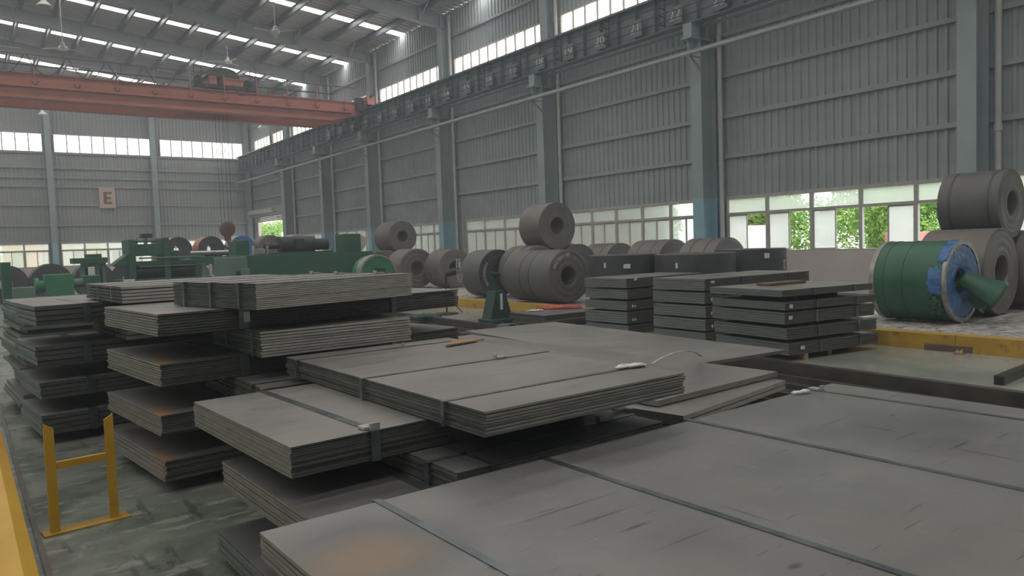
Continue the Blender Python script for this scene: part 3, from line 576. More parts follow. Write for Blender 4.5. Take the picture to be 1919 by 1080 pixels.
stack(9.90, 8.02, -2.5, 2.85, 1.2, ((.87, 1.07), (.65, .84), (.42, .62), (.20, .395), (.0, .17)), 'middle stack across the trench', 'sheet packs in the middle stack across the trench', {0: [(.12, .12, .09, .04)], 1: [(.12, .04, .06, .06)], 2: [(.1, .05, .04, .05), (.17, .05, .03, .05)], 3: [(.12, .05, .03, .05), (.18, .05, .03, .05)]}, [(0, 0), (.01, .01), (0, -.01)])
stack(9.92, 9.84, 0, 2.15, 1.15, ((.87, 1.05), (.66, .84), (.45, .62), (.20, .42), (.0, .17)), 'farthest of the three stacks across the trench', 'sheet packs in the farthest of the three stacks', {0: [(.17, .13, .08, .04)], 2: [(.1, .05, .04, .05), (.17, .05, .03, .04)], 3: [(.1, .05, .04, .05), (.17, .05, .03, .04)]}, [(0, 0), (.02, 0), (.01, .01)])
# separators between the packs of the stacks
def bearer(x0, x1, y0, y1, z0, z1, label, group, m='wood', rz=0):
    mb = MB(); cx_, cy_ = (x0+x1)/2, (y0+y1)/2; mb.box(x0-cx_, x1-cx_, y0-cy_, y1-cy_, 0, (z1-z0)); e = mb.build('timber_bearer', M[m]); e.location = (cx_, cy_, z0); e.rotation_euler = (0, 0, R(rz)); bev(e); tag(e, label, 'timber', group); return e
def bev(o, w=.006):
    b = o.modifiers.new('soft edges', 'BEVEL'); b.width = w; b.segments = 1; b.limit_method = 'ANGLE'
for (x, w) in ((9.55, 'left'), (10.15, 'middle'), (10.7, 'right')):
    bearer(x-.04, x+.04, 5.90, 7.1, 0, .085, 'timber bearer under the stack beside the green coil, %s one' % w, 'timber bearers under the stacks', rz=-9)
for nm, levels, x0, x1, y0, y1 in (('nearest', ((.83, .90), (.69, .715), (.47, .515), (.26, .305)), 9.3, 10.8, 6.1, 7.0), ('middle', ((.84, .87), (.62, .65), (.395, .42), (.17, .20)), 10.1, 12.5, 8.15, 9.0), ('farthest', ((.84, .87), (.62, .66), (.42, .45), (.17, .20)), 10.1, 11.9, 9.95, 10.9)):
    for i, (z0, z1) in enumerate(levels):
        for k, fx in enumerate((.15, .85)):
            x = x0+(x1-x0)*fx; bearer(x-.04, x+.04, y0, y1, z0, z1, '%s dark spacer, %s gap from the top, %s stack across the trench' % (('left', 'right')[k], ORD[i], nm), 'dark spacers in the three stacks across the trench', 'black')
SIDE = ['left', 'right', 'rear left', 'rear right']
for nm, pts in (('middle pile', ((1.5, 6.1, 7.2), (3.2, 6.3, 7.3))), ('far left pile', ((.9, 8.4, 9.3), (2.3, 8.5, 9.4), (.9, 9.9, 11.2), (2.3, 9.9, 11.2)))):
    for k, (x, a, b) in enumerate(pts): bearer(x-.05, x+.05, a, b, 0, .10, '%s dark bearer on the floor under the %s' % (SIDE[k], nm), 'dark bearers under the %s' % nm, 'black')
for k, x in enumerate((1.4, 2.6)): bearer(x-.05, x+.05, 2.95, 4.2, 0, .06, SIDE[k]+' dark bearer under the front pile', 'dark bearers under the front pile', 'black')
for k, x in enumerate((1.5, 3.0, 4.4)): bearer(x-.05, x+.05, .8, 2.6, 0, .07, ('left', 'middle', 'right')[k]+' dark bearer under the foreground plates', 'dark bearers under the foreground plates', 'black')
for k, y in enumerate((4.4, 7.2)): bearer(4.1, 5.0, y-.05, y+.05, 0, .07, ('near', 'far')[k]+' dark bearer under the plates beside the trench', 'dark bearers beside the trench', 'black')
# low packs and odds across the trench, left of the stacks
pack('low dark sheet pack on the floor left of the three stacks', 9.65, 11.9, -4, 1.5, 1.25, .03, .15, 4, top='sheet_dark', edge='edge_dark', group='low packs left of the stacks', jit=.02)
pack('upper dark sheet pack on the floor left of the three stacks', 9.7, 12.0, -2, 1.55, 1.3, .15, .26, 3, top='sheet_dark', edge='edge_dark', group='low packs left of the stacks', jit=.02)
for k, y in enumerate((12.1, 12.9)): bearer(9.7, 11.0, y-.05, y+.05, 0, .03, ('near', 'far')[k]+' thin black spacer under the low packs left of the stacks', 'thin spacers under the low packs', 'black')
def rag(name, c, size, h, label, cat, m, n=14, seed=1, flat=.4, rz=0):
    rnd = random.Random(seed); mb = MB(); vs = []; fs = []
    for j in range(n+1):
        for i in range(n+1):
            a, b = i/n-.5, j/n-.5; edge = max(abs(a), abs(b))*2
            w = 1-.25*rnd.random()*edge
            vs.append((a*size[0]*w, b*size[1]*w, h*(max(0, 1-edge**2)**flat)*(.35+.65*rnd.random())+.004))
    for j in range(n):
        for i in range(n): q = j*(n+1)+i; fs.append((q, q+1, q+n+2, q+n+1))
    mb.add(vs, fs); o = mb.build(name, M[m], smooth=True); o.location = c; o.rotation_euler = (0, 0, R(rz))
    s = o.modifiers.new('thickness', 'SOLIDIFY'); s.thickness = .004
    return tag(o, label, cat)
rag('crumpled_cloth', (10.9, 12.95, .26), (1.1, .3), .09, 'crumpled red cloth lying on the low dark packs', 'cloth', 'red', seed=3, rz=-40)
rag('crumpled_tape', (10.2, 12.95, .26), (.45, .12), .04, 'crumpled white tape beside the red cloth', 'tape', 'tag', seed=5, rz=-20)
mb = MB(); mb.box(-.45, .45, -.12, .12, 0, .035); o = mb.build('wood_plank', M['bark']); o.location = (10.15, 6.75, 1.0); o.rotation_euler = (0, 0, R(-3)); bev(o); tag(o, 'brown plank on top of the stack beside the green coil', 'plank')
p = at(850, 640, .985); mb = MB(); mb.add([(-.20, -.10, 0), (.22, -.02, 0), (.02, .12, 0), (-.2, -.10, .012), (.22, -.02, .012), (.02, .12, .012)], [(2, 1, 0), (3, 4, 5), (0, 1, 4, 3), (1, 2, 5, 4), (2, 0, 3, 5)])
o = mb.build('cardboard_scrap', M['rust']); o.location = (2.12, 5.2, .982); p = at(862, 641, .99); o.location = (p.x, min(p.y, 5.3), .982); tag(o, 'orange brown cardboard scrap on the broad three-strap pack', 'scrap')
for (u, v, z, s, sz, lab) in ((1182, 687, .985, 2, (.24, .07), 'white crumpled paper tag on the right of the broad three-strap pack'), (1165, 768, .70, 4, (.14, .05), 'white crumpled paper tag on the shadowed pack below the broad pack'), (1502, 736, .705, 6, (.16, .05), 'white crumpled paper tag at the far edge of the foreground plates')):
    p = at(u, v, z); rag('paper_tag', (p.x, p.y, z), sz, .018, lab, 'paper', 'tag', n=6, seed=s, rz=-15)
# loose bent strap
pts = [at(*q) for q in ((1222, 682, .985), (1240, 671, .985), (1262, 662, .955), (1285, 658, .89), (1303, 661, .79), (1314, 668, .62))]
mb = MB()
for b0, b1 in zip(pts[:-1], pts[1:]): mb.bar(b0, b1, .022, .004)
o = mb.build('loose_strap', M['clip']); tag(o, 'loose bent pale strap arching over the plates behind the broad pack', 'strap')
# rust patches on the left corners of two packs, oil spot in front
# ------------------------------------------------------------------ gravel beds and kerb
def kx(y): return 11.22+0.022*y
def bed(y0, y1, label):
    nx, ny = 34, int((y1-y0)*4); rnd = random.Random(int(y0*10)); vs = []; fs = []
    for j in range(ny+1):
        for i in range(nx+1):
            y = y0+(y1-y0)*j/ny; x = kx(y)+.32+(18.98-kx(y)-.32)*i/nx
            e = 0 if i in (0, nx) or j in (0, ny) else 1
            vs.append((x, y, .165+e*(rnd.random()*.022+.012*math.sin(x*1.7)*math.sin(y*1.3)) if e else .15))
    for j in range(ny):
        for i in range(nx): q = j*(nx+1)+i; fs.append((q, q+1, q+nx+2, q+nx+1))
    mb = MB(); mb.add(vs, fs); o = mb.build('gravel_bed', M['gravel'], smooth=True); return tag(o, label, 'gravel', kind='stuff')
BEDS = [bed(FY+.3, 7.3, 'raised bed of dusty gravel under the right hand coils'), bed(12.4, 36.0, 'raised bed of dusty gravel under the middle coils')]
for y0, y1, lab in ((FY+.3, 7.0, 'yellow painted kerb in front of the right hand coils'), (12.5, 21.6, 'yellow painted kerb in front of the middle coils')):
    t = thing('kerb', (kx(y0), y0, 0), lab, 'kerb', 'yellow kerbs along the coil rows'); n = int((y1-y0)/2.0); p = (y1-y0)/n
    for k in range(n):
        a, b = y0+k*p+.004, y0+(k+1)*p-.004; mb = MB()
        mb.add([(kx(a), a, 0), (kx(a)+.28, a, 0), (kx(b)+.28, b, 0), (kx(b), b, 0), (kx(a)+.02, a, .23), (kx(a)+.28, a, .23), (kx(b)+.28, b, .23), (kx(b)+.02, b, .23)],
               [(3, 2, 1, 0), (4, 5, 6, 7), (0, 1, 5, 4), (1, 2, 6, 5), (2, 3, 7, 6), (3, 0, 4, 7)]); mb.build('kerb_block', M['kerb'], t, world=True)
a = at(1735, 655, .0); b = at(1825, 662, 0.0)
mb = MB(); mb.bar((a.x, a.y, .045), (b.x, b.y, .045), .12, .09); o = mb.build('timber_beam', M['bark']); tag(o, 'dark brown timber lying against the yellow kerb', 'timber')
rag('broken_brick_scrap', (b.x-.22, b.y+.1, .0), (.16, .12), .08, 'orange brown scrap beside the dark timber', 'scrap', 'wood', n=5, seed=9)
a = at(1872, 722, .0); b = at(1960, 684, 0.0)
mb = MB(); mb.bar((a.x, a.y, .05), (b.x, b.y, .05), .10, .10); o = mb.build('steel_bar', M['black']); tag(o, 'black steel bar on the shiny floor at the right edge', 'bar')
rr_ = random.Random(77); M['rubble'] = mat('pale_rubble', (.35, .33, .31), (.62, .60, .57), 7, rough=.9)
for bed_o, y_lo, y_hi in ((BEDS[0], -2, 7.2), (BEDS[1], 12.6, 30)):
    rb = MB()
    for k in range(750):
        y = rr_.uniform(y_lo, y_hi); x = kx(y)+.35+abs(rr_.gauss(0, 1.6)); s = rr_.uniform(.012, .05)
        if x > 18.5: continue
        c = Vector((x, y, .18)); q = [c+Vector((rr_.uniform(-1, 1)*s, rr_.uniform(-1, 1)*s, rr_.uniform(-.2, 1)*s*.4)) for _ in range(4)]
        rb.add(q, [(0, 1, 2), (0, 2, 3), (0, 3, 1), (1, 3, 2)])
    rb.build('rubble_chips', M['rubble'], bed_o)['kind'] = 'stuff'
# ------------------------------------------------------------------ coils
def coil(label, xc, y0, z0, Ro, L, body='coil', face='coil_face', bore=.36, bands=(.3, .7), band_m='coil_black', rz=0, group='steel coils lying on their sides', name='steel_coil', tele=.012):
    t = thing(name, (xc, y0+L/2, z0), label, 'coil', group, R(rz)); h = L/2; ri = Ro*bore; rnd = random.Random(int(xc*100+y0*10))
    prof = [(-h+.10, ri, 1), (-h+.02, ri, 1), (-h, ri+.015, 1)]
    K = 7
    for k in range(1, K): prof.append((-h+(rnd.random()-.5)*tele*2, ri+(Ro-ri)*k/K, 1)); prof.append((prof[-1][0]-.004*(k % 2)+.002, ri+(Ro-ri)*k/K+.012, 1))
    prof += [(-h, Ro-.02, 1), (-h+.012, Ro, 0), (h-.012, Ro, 0), (h, Ro-.02, 1)]
    prof += [(h+(rnd.random()-.5)*tele, ri+(Ro-ri)*.5, 1), (h, ri+.015, 1), (h-.05, ri, 1)]
    mb = MB(); mb.lathe(prof, 56, 'y', (0, 0, Ro), closed=True); mb.build('wound_strip', [M[body], M[face]], t, smooth=True)
    for f in bands:
        y = -h+L*f; b = MB(); b.lathe([(y-.02, Ro+.001), (y-.02, Ro+.005), (y+.02, Ro+.005), (y+.02, Ro+.001)], 56, 'y', (0, 0, Ro)); b.build('band', M[band_m], t, smooth=True)
    return t
def face_text(t, s, Ro, L, rad, a0, a1, size):
    n = len(s)
    for k, ch in enumerate(s):
        if ch == ' ': continue
        w = R(a0+(a1-a0)*(k+.5)/n); c, sn = math.cos(w), math.sin(w)
        text_obj(ch, size, M['white_paint'], basis((sn, 0, -c), (c, 0, sn), (rad*c, -L/2-.014, Ro+rad*sn)), t, 'painted_character', .002)
ZB = .20
c5 = coil('big dark coil with a white stencilled code on its face, in the front row', 12.54, 14.48, ZB, .69, 1.95, bands=(.42, .62)); face_text(c5, '0A27E01180', .69, 1.95, .545, 156, 86, .145)
c4 = coil('dark coil with vertical white code behind the green post', 12.95, 18.15, ZB, .71, 1.0, face='coil_black', bands=()); face_text(c4, '401C588E03', .71, 1.0, .52, 222, 140, .13)
coil('coil with open bore left of the pedestal fan, under the raised coil', 14.26, 25.35, ZB, .76, 1.15, face='coil_face', body='coil_brown', bands=())
coil('coil behind the pedestal fan with pinkish face', 15.16, 24.05, ZB, .73, 1.1, body='coil_brown', face='coil_brown', bands=())
coil('raised coil on top of the middle row, alone before the windows', 14.32, 16.98, 1.55, .70, .98, body='coil_brown', face='coil_face', bands=())
coil('left supporting coil under the raised coil of the middle row', 13.58, 16.95, ZB, .75, 1.05, body='coil_brown')
coil('right supporting coil under the raised coil of the middle row', 15.12, 16.95, ZB, .75, 1.05, body='coil_brown')
coil('raised far coil above the coils left of the pedestal fan', 15.84, 29.37, 1.56, .70, 1.4, body='coil_brown', face='coil_face', bands=())
coil('left supporting coil under the raised far coil', 15.08, 29.4, ZB, .75, 1.3, body='coil_brown'); coil('right supporting coil under the raised far coil', 16.62, 29.4, ZB, .75, 1.3, body='coil_brown')
coil('coil by the window behind the upright coils, nearer one', 16.75, 12.7, ZB, .77, 1.2, body='coil_brown'); coil('coil by the window behind the upright coils, farther one', 16.75, 14.6, ZB, .77, 1.3, body='coil_brown'); coil('third coil by the window behind the upright coils', 16.85, 16.9, ZB, .74, 1.2, body='coil_brown')
coil('far coil behind the green drum, half hidden', 13.9, 27.9, ZB, .74, 1.2, body='coil_brown'); coil('farthest coil of the middle row', 15.2, 33.0, ZB, .74, 1.2, body='coil_brown')
coil('dark bare coil behind the green wrapped coil', 14.88, 5.47, ZB, .77, 1.15, body='coil_brown', face='coil_brown', bands=())
coil('raised bare coil at the right edge above the green wrapped coil', 15.64, 5.58, 1.545, .635, 1.05, body='coil', face='coil_face', bands=(.17, .8))
coil('bare coil cut by the right edge under the raised coil', 16.42, 5.4, ZB, .74, 1.1, body='coil_brown')
# upright coils (axis vertical)
def upright(label, x, y, z0, Ro, H, lab=()):
    t = thing('upright_coil', (x, y, z0), label, 'coil', 'upright coils behind the three stacks'); mb = MB()
    mb.lathe([(0, .3, 1), (0, Ro-.01, 1), (.012, Ro, 0), (H-.012, Ro, 0), (H, Ro-.015, 1), (H-.006, Ro*.75, 1), (H, Ro*.55, 1), (H, .3, 1)], 56, 'z', closed=True); mb.build('wound_strip', [M['coil_black'], M['coil']], t, smooth=True)
    for (ang, z, w, hh, kind) in lab:
        a = R(ang); n = Vector((math.cos(a), math.sin(a), 0)); ex = Vector((0, 0, 1)).cross(n)
        if kind == 'tag':
            m = MB(); m.xf = basis(ex, (0, 0, 1), n*(Ro+.004)+Vector((0, 0, z))); m.box(-w/2, w/2, -hh/2, hh/2, 0, .004); m.build('paper_tag', M['tag'], t)
        else: text_obj(kind, hh, M['white_paint'], basis((0, 0, 1), -ex, n*(Ro+.006)+Vector((0, 0, z))), t, 'painted_code', .002)
    return t
upright('upright dark coil with a tilted white tag, left of three', 13.04, 13.05, ZB, .82, 1.215, [(-128, .95, .16, .10, 'tag'), (-165, .98, .05, .12, 'tag')])
upright('upright dark coil in the middle behind the stacks', 13.75, 11.42, 0, .92, 1.40, [(-165, 1.15, .05, .12, 'tag')])
upright('upright dark coil with a square white tag and 560S code, right of three', 15.72, 11.32, 0, .85, 1.44, [(-118, 1.28, .13, .12, 'tag'), (-78, 1.0, .1, .17, '560S')])
# green wrapped coil
Ro, L = .68, 1.22
t = thing('wrapped_coil', (13.4, 5.51+L/2, ZB), 'green wrapped coil with torn end and blue plastic on the gravel', 'coil')
mb = MB(); mb.lathe([(-L/2+.05, Ro-.004), (-L/2+.03, Ro), (L/2-.03, Ro), (L/2-.05, Ro-.004)], 64, 'y', (0, 0, Ro)); mb.build('green_wrapper', M['wrap_green'], t, smooth=True)
for y0_, y1_ in ((-L/2-.012, -L/2+.045), (L/2-.07, L/2+.012)):
    mb = MB(); mb.lathe([(y0_, Ro-.07), (y0_, Ro+.008), (y1_, Ro+.008), (y1_, Ro-.02)], 64, 'y', (0, 0, Ro), jit=.004); mb.build('metal_rim', M['rim'], t, smooth=True)
for y in (.08, .40):
    mb = MB(); mb.lathe([(y-.018, Ro+.001), (y-.018, Ro+.007), (y+.018, Ro+.007), (y+.018, Ro+.001)], 64, 'y', (0, 0, Ro)); mb.build('band', M['wrap_green'], t, smooth=True)
mb = MB(); mb.box(-.02, .02, -L/2+.06, L/2-.06, 2*Ro*.965, 2*Ro*.965+.012); mb.xf = None; seam = mb.build('wrapper_seam', M['hood'], t); seam.rotation_euler = (0, R(-48), 0); seam.location = (Ro*math.sin(R(48))*1.0, 0, Ro-Ro*math.cos(R(48))); 
mb = MB(); mb.lathe([(-L/2-.004, Ro-.075), (-L/2-.004, .52), (-L/2+.008, .42), (-L/2+.0, .32), (-L/2+.03, .22), (-L/2+.1, .19)], 96, 'y', (0, 0, Ro), jit=.018); mb.build('blue_plastic', M['wrap_blue'], t, smooth=True)
mb = MB(); mb.lathe([(-L/2+.1, .20), (L/2-.02, .20), (L/2, .3), (L/2, Ro-.06)], 48, 'y', (0, 0, Ro)); mb.build('bore_lining', M['black'], t, smooth=True)
# blue plastic wrapped back over the rim, and torn patch
def shell_patch(a0, a1, y0, y1, r, jit, m, nm, seed):
    rnd = random.Random(seed); vs = []; fs = []; na, ny = 14, 8
    for j in range(ny+1):
        for i in range(na+1):
            e = 1 if i in (0, na) or j == ny else 0
            w = R(a0+(a1-a0)*i/na+(rnd.uniform(-3, 3) if e else 0)); rr = r+rnd.random()*jit
            vs.append((rr*math.cos(w), y0+(y1-y0)*j/ny*(1-.25*rnd.random()*e), Ro+rr*math.sin(w)))
    for j in range(ny):
        for i in range(na): q = j*(na+1)+i; fs.append((q, q+1, q+na+2, q+na+1))
    b = MB(); b.add(vs, fs); o = b.build(nm, M[m], t, smooth=True); s = o.modifiers.new('t', 'SOLIDIFY'); s.thickness = .004
shell_patch(95, 150, -L/2-.01, -L/2+.16, Ro+.006, .012, 'wrap_blue', 'blue_plastic_fold', 2)
shell_patch(158, 195, -L/2+.04, -L/2+.28, Ro+.006, .014, 'wrap_blue', 'blue_plastic_fold', 4)
shell_patch(200, 228, -L/2+.05, -L/2+.26, Ro+.012, .05, 'wrap_green', 'torn_flap', 6)
# torn sheet curling out of the bore
vs = []; fs = []; na, ns = 26, 10; rnd = random.Random(12)
for j in range(ns+1):
    q = j/ns; c = Vector((.02+.24*q, -L/2+.06-.46*q, Ro+.03-.34*q)); rr = .16+.15*q
    ax = Vector((.24, -.46, -.34)).normalized(); e1 = ax.cross(Vector((0, 0, 1))).normalized(); e2 = e1.cross(ax)
    for i in range(na+1):
        w = R(-30+300*i/na); r2 = rr*(1+.06*math.sin(3*w+2*q)+.03*rnd.random()); vs.append(tuple(c+e1*(r2*math.cos(w))+e2*(r2*math.sin(w))))
for j in range(ns):
    for i in range(na): k = j*(na+1)+i; fs.append((k, k+1, k+na+2, k+na+1))
mb = MB(); mb.add(vs, fs); o = mb.build('curled_inner_wrap', M['wrap_green'], t, smooth=True); s = o.modifiers.new('t', 'SOLIDIFY'); s.thickness = .006
# left background coils on the floor and the raised row in front of the end wall
for i, x in enumerate((1.62, 3.26, 4.90)):
    coil('black faced coil in the far left row, %s from the left' % ORD[i], x, 38.0, 0, .81, 1.2, body='coil_brown', face='coil_ink', bands=(), bore=.33, group='coils in the far left row')
coil('coil at the right end of the far left row behind the green frame', 6.55, 39.6, 0, .78, 1.2, body='grey_wrap', face='coil_ink', bands=(), bore=.33, group='coils in the far left row')
for i, (x, m, f, nm) in enumerate(((8.95, 'grey_wrap', 'coil_ink', 'grey wrapped'), (10.52, 'orange_wrap', 'coil_ink', 'orange wrapped'), (12.1, 'cream', 'wrap_blue', 'cream wrapped blue faced'), (13.6, 'coil_brown', 'coil_brown', 'brown bare'), (15.1, 'cream', 'grey_wrap', 'pale wrapped'))):
    coil('%s coil in the upper row far behind the green machines' % nm, x, 40.0, 1.42, .65, 1.15, body=m, face=f, bands=(), bore=.36, group='raised coils behind the machines')
for i in range(6):
    coil('lower row coil hidden behind the green machines, %s from the left' % ORD[i], 8.2+1.52*i, 40.0, 0, .71, 1.1, body='coil_brown', bands=(), group='lower coils behind the machines')
# ------------------------------------------------------------------ overhead crane
CYN = 38.6                                        # near face of the near girder
t = thing('overhead_crane', (0, CYN+1.4, 9.66), 'salmon red double girder overhead crane spanning the hall', 'crane')
def girder(y, w):
    z1, z0, xe, xt = 9.62, 8.60, 18.6, 16.9
    mb = MB(); mb.prism([(-xe, z1), (xe, z1), (xe, 9.02), (xt, z0), (-xt, z0), (-xe, 9.02)], 'y', y+.05, y+w-.05); g = mb.build('girder', M['crane'], t, world=True)
    for a in ((-xe, xe, y-.03, y+w+.03, z1, z1+.04), (-xt, xt, y-.02, y+w+.02, z0-.03, z0), (-18.0, 18.0, y-.10, y+.05, 9.04, 9.12)):
        m = MB(); m.box(*a); m.build('girder_flange', M['crane'], g)
    m = MB(); m.box(-17.8, 17.8, y+w/2-.03, y+w/2+.03, z1+.04, z1+.10); m.build('trolley_rail', M['rail'], g)
girder(CYN, .5); girder(CYN+2.3, .5)
for sx in (1, -1):
    mb = MB(); mb.box(sx*18.9-.22, sx*18.9+.22, CYN-.6, CYN+3.4, 9.50, 9.95); e = mb.build('end_truck', M['crane'], t, world=True)
    for y in (CYN-.3, CYN+3.1):
        m = MB(); m.cyl((sx*18.9-.08, y, 9.61), (sx*18.9+.08, y, 9.61), .18, 18); m.build('wheel', M['crane_dark'], e, smooth=True)
    mb = MB(); mb.box(sx*18.25, sx*18.6, CYN-.2, CYN+.2, 9.2, 9.9) if sx > 0 else mb.box(-18.6, -18.25, CYN-.2, CYN+.2, 9.2, 9.9); mb.build('drive_box', M['crane_dark'], t, world=True)
    mb = MB(); mb.cyl((sx*18.9, CYN-.75, 9.95), (sx*18.9, CYN-.6, 9.95), .09, 12); mb.build('buffer', M['crane_dark'], t, world=True)
# handrail on the near girder
for k in range(23):
    x = -17.6+k*1.6; mb = MB(); mb.bar((x, CYN-.06, 9.1), (x, CYN-.06, 10.42), .04, .04); mb.build('handrail_post', M['crane'], t, world=True)
    if k % 1 == 0:
        pts = [(x-.12+.24*q/6, CYN-.10, 9.30-.16*math.sin(math.pi*q/6)) for q in range(7)]; m = MB(); m.tube(pts, .02, 6); m.build('cable_hook', M['crane_dark'], t, world=True)
mb = MB(); mb.bar((-18, CYN-.06, 10.42), (18.3, CYN-.06, 10.42), .04, .04); mb.build('handrail', M['hook'], t, world=True)
mb = MB(); mb.bar((-18, CYN+2.9, 10.62), (18.3, CYN+2.9, 10.62), .06, .06); mb.build('festoon_rail', M['crane_dark'], t, world=True)
for k in range(9):                                # festoon cable loops
    x0 = 9.0-1.55*k-1.4; pts = [(x0+1.45*q/12, CYN-.14, 10.40-.85*math.sin(math.pi*q/12)**.9) for q in range(13)]
    mb = MB(); mb.tube(pts, .022, 6); mb.build('festoon_cable', M['black'], t, world=True)
for (x, w) in ((10.6, 1.1), (12.0, .8)):
    pts = [(x-w/2+w*q/10, CYN-.14, 9.95-.5*math.sin(math.pi*q/10)) for q in range(11)]; mb = MB(); mb.tube(pts, .022, 6); mb.build('festoon_cable', M['black'], t, world=True)
# trolley
tr = thing('crane_trolley', (10.9, CYN+1.4, 9.72), 'dark crane trolley with hood and orange gear housing on the crane girders', 'trolley')
mb = MB(); mb.box(9.3, 12.4, CYN-.05, CYN+.1, 9.72, 9.92); mb.box(9.3, 12.4, CYN+2.5, CYN+2.65, 9.72, 9.92); mb.box(9.3, 9.5, CYN+.1, CYN+2.5, 9.74, 9.92); mb.box(12.2, 12.4, CYN+.1, CYN+2.5, 9.74, 9.92); mb.build('trolley_frame', M['crane_dark'], tr, world=True)
mb = MB(); pr = [(9.95, 10.35), (10.15, 10.62), (10.5, 10.82), (11.0, 10.86), (11.4, 10.75), (11.6, 10.5), (11.62, 10.35)]; mb.prism(pr, 'y', CYN+.3, CYN+1.6); mb.build('hood', M['hood'], tr, world=True)
mb = MB(); mb.box(10.1, 10.45, CYN+.1, CYN+1.2, 9.92, 10.34); mb.box(10.75, 11.75, CYN+.1, CYN+1.0, 9.92, 10.32); mb.build('gear_housing', M['crane'], tr, world=True)
mb = MB(); mb.cyl((9.6, CYN+.2, 10.15), (9.6, CYN+1.0, 10.15), .2, 16); mb.build('travel_motor', M['crane_dark'], tr, world=True); mb = MB(); mb.cyl((11.95, CYN+.2, 10.15), (12.0, CYN+1.2, 10.15), .16, 16); mb.build('hoist_motor', M['crane_dark'], tr, world=True)
for x in (9.35, 9.7, 12.05, 12.35):
    mb = MB(); mb.bar((x, CYN, 9.9), (x, CYN, 10.75), .04, .04); mb.build('guard_post', M['crane_dark'], tr, world=True)
mb = MB(); mb.bar((9.35, CYN, 10.7), (9.95, CYN, 10.75), .04, .04); mb.build('guard_rail', M['crane_dark'], tr, world=True); mb = MB(); mb.bar((11.7, CYN, 10.55), (12.4, CYN, 10.4), .05, .05); mb.build('guard_rail', M['crane_dark'], tr, world=True)
mb = MB(); mb.cyl((10.4, CYN+1.3, 10.0), (11.3, CYN+1.3, 10.0), .22, 16); mb.build('rope_drum', M['crane_dark'], tr, smooth=True, world=True)
# hook block
hk = thing('hook_block', (10.83, CYN+1.3, 2.25), 'rusty red crane hook block hanging on wire ropes above the green machines', 'hook')
hy = CYN+1.3; 
mb = MB(); mb.lathe([(-.16, .05), (-.16, .30), (-.12, .38), (.12, .38), (.16, .30), (.16, .05)], 28, 'y', (10.83, hy, 3.05)); mb.build('sheave_housing', M['hook'], hk, smooth=True, world=True)
mb = MB(); mb.box(10.83-.14, 10.83+.14, hy-.12, hy+.12, 2.45, 2.78); mb.build('hook_shank_block', M['hook'], hk, world=True)
pts = [(10.83, hy, 2.46), (10.83, hy, 2.36), (10.93, hy, 2.24), (10.9, hy, 2.10), (10.78, hy, 2.06), (10.68, hy, 2.14), (10.67, hy, 2.22)]; mb = MB(); mb.tube(pts, .055, 10); mb.build('hook', M['crane_dark'], hk, world=True)
for dx in (-.26, -.1, .1, .26):
    mb = MB(); mb.cyl((10.83+dx, hy, 3.15), (10.83+dx*1.2, hy, 10.03), .012, 6); mb.build('wire_rope', M['crane_dark'], hk, world=True)
t.location.z += .24; tr.location += Vector((.45, 0, .24)); hk.location.x += .5
# ------------------------------------------------------------------ ceiling fans and lamps
def fan(label, x, y, z, ztop, rot):
    t = thing('ceiling_fan', (x, y, z), label, 'fan', 'white ceiling fans')
    mb = MB(); mb.cyl((0, 0, .2), (0, 0, ztop-z), .022, 8); mb.build('rod', M['white'], t); mb = MB(); mb.lathe([(ztop-z-.18, .04), (ztop-z-.12, .09), (ztop-z, .10)], 14, 'z'); mb.build('canopy_cup', M['white'], t, smooth=True)
    mb = MB(); mb.lathe([(-.10, .02), (-.09, .17), (-.02, .22), (.06, .20), (.12, .10), (.24, .09), (.28, .04)], 20, 'z'); mb.build('motor', M['white'], t, smooth=True)
    for k in range(3):
        b = MB(); w = R(rot+120*k); b.xf = Matrix.Rotation(w, 4, 'Z') @ Matrix.Rotation(R(9), 4, 'X'); b.box(.2, 1.05, -.07, .07, -.006, .006); b.box(.15, .35, -.03, .03, -.012, .0); b.build('blade', M['white'], t)
def hangfan(label, u, v, y, rot):
    r = ray(u, v); k = y/r[1]; x = k*r[0]; z = CAM_H+k*r[2]; fan(label, x, y, z, roof_z(x)+.0, rot)
hangfan('white ceiling fan at the upper left, above the crane girder', 118, 90, 43, 20); hangfan('white ceiling fan hanging at the top centre left of the crane end', 516, 60, 35.2, 70); hangfan('white ceiling fan behind the crane trolley', 427, 116, 45.0, 40)
hangfan('white ceiling fan at the left edge above the crane girder', -14, 84, 41.2, 5)
def high_bay(label, x, y, z, ztop):
    t = thing('high_bay_lamp', (x, y, z), label, 'lamp', 'high bay lamps')
    mb = MB(); mb.cyl((0, 0, .4), (0, 0, ztop-z), .015, 6); mb.build('rod', M['white'], t); mb = MB(); mb.lathe([(.45, .05), (.40, .09), (.22, .10), (.02, .30), (0, .30)], 22, 'z'); mb.build('shade', M['white'], t, smooth=True)
    mb = MB(); mb.lathe([(.04, .0), (.02, .26)], 22, 'z'); mb.build('lens', M['grey_wrap'], t, smooth=True)
for u, v, y, lab in ((83, 12, 36, 'conical high bay lamp at the top left of the roof'), (490, 240, 57, 'flat high bay lamp below the crane near the corner'), (80, 215, 60, 'flat high bay lamp before the end wall at the left')):
    r = ray(u, v); k = y/r[1]; high_bay(lab, k*r[0], y, CAM_H+k*r[2], roof_z(k*r[0])+.02)
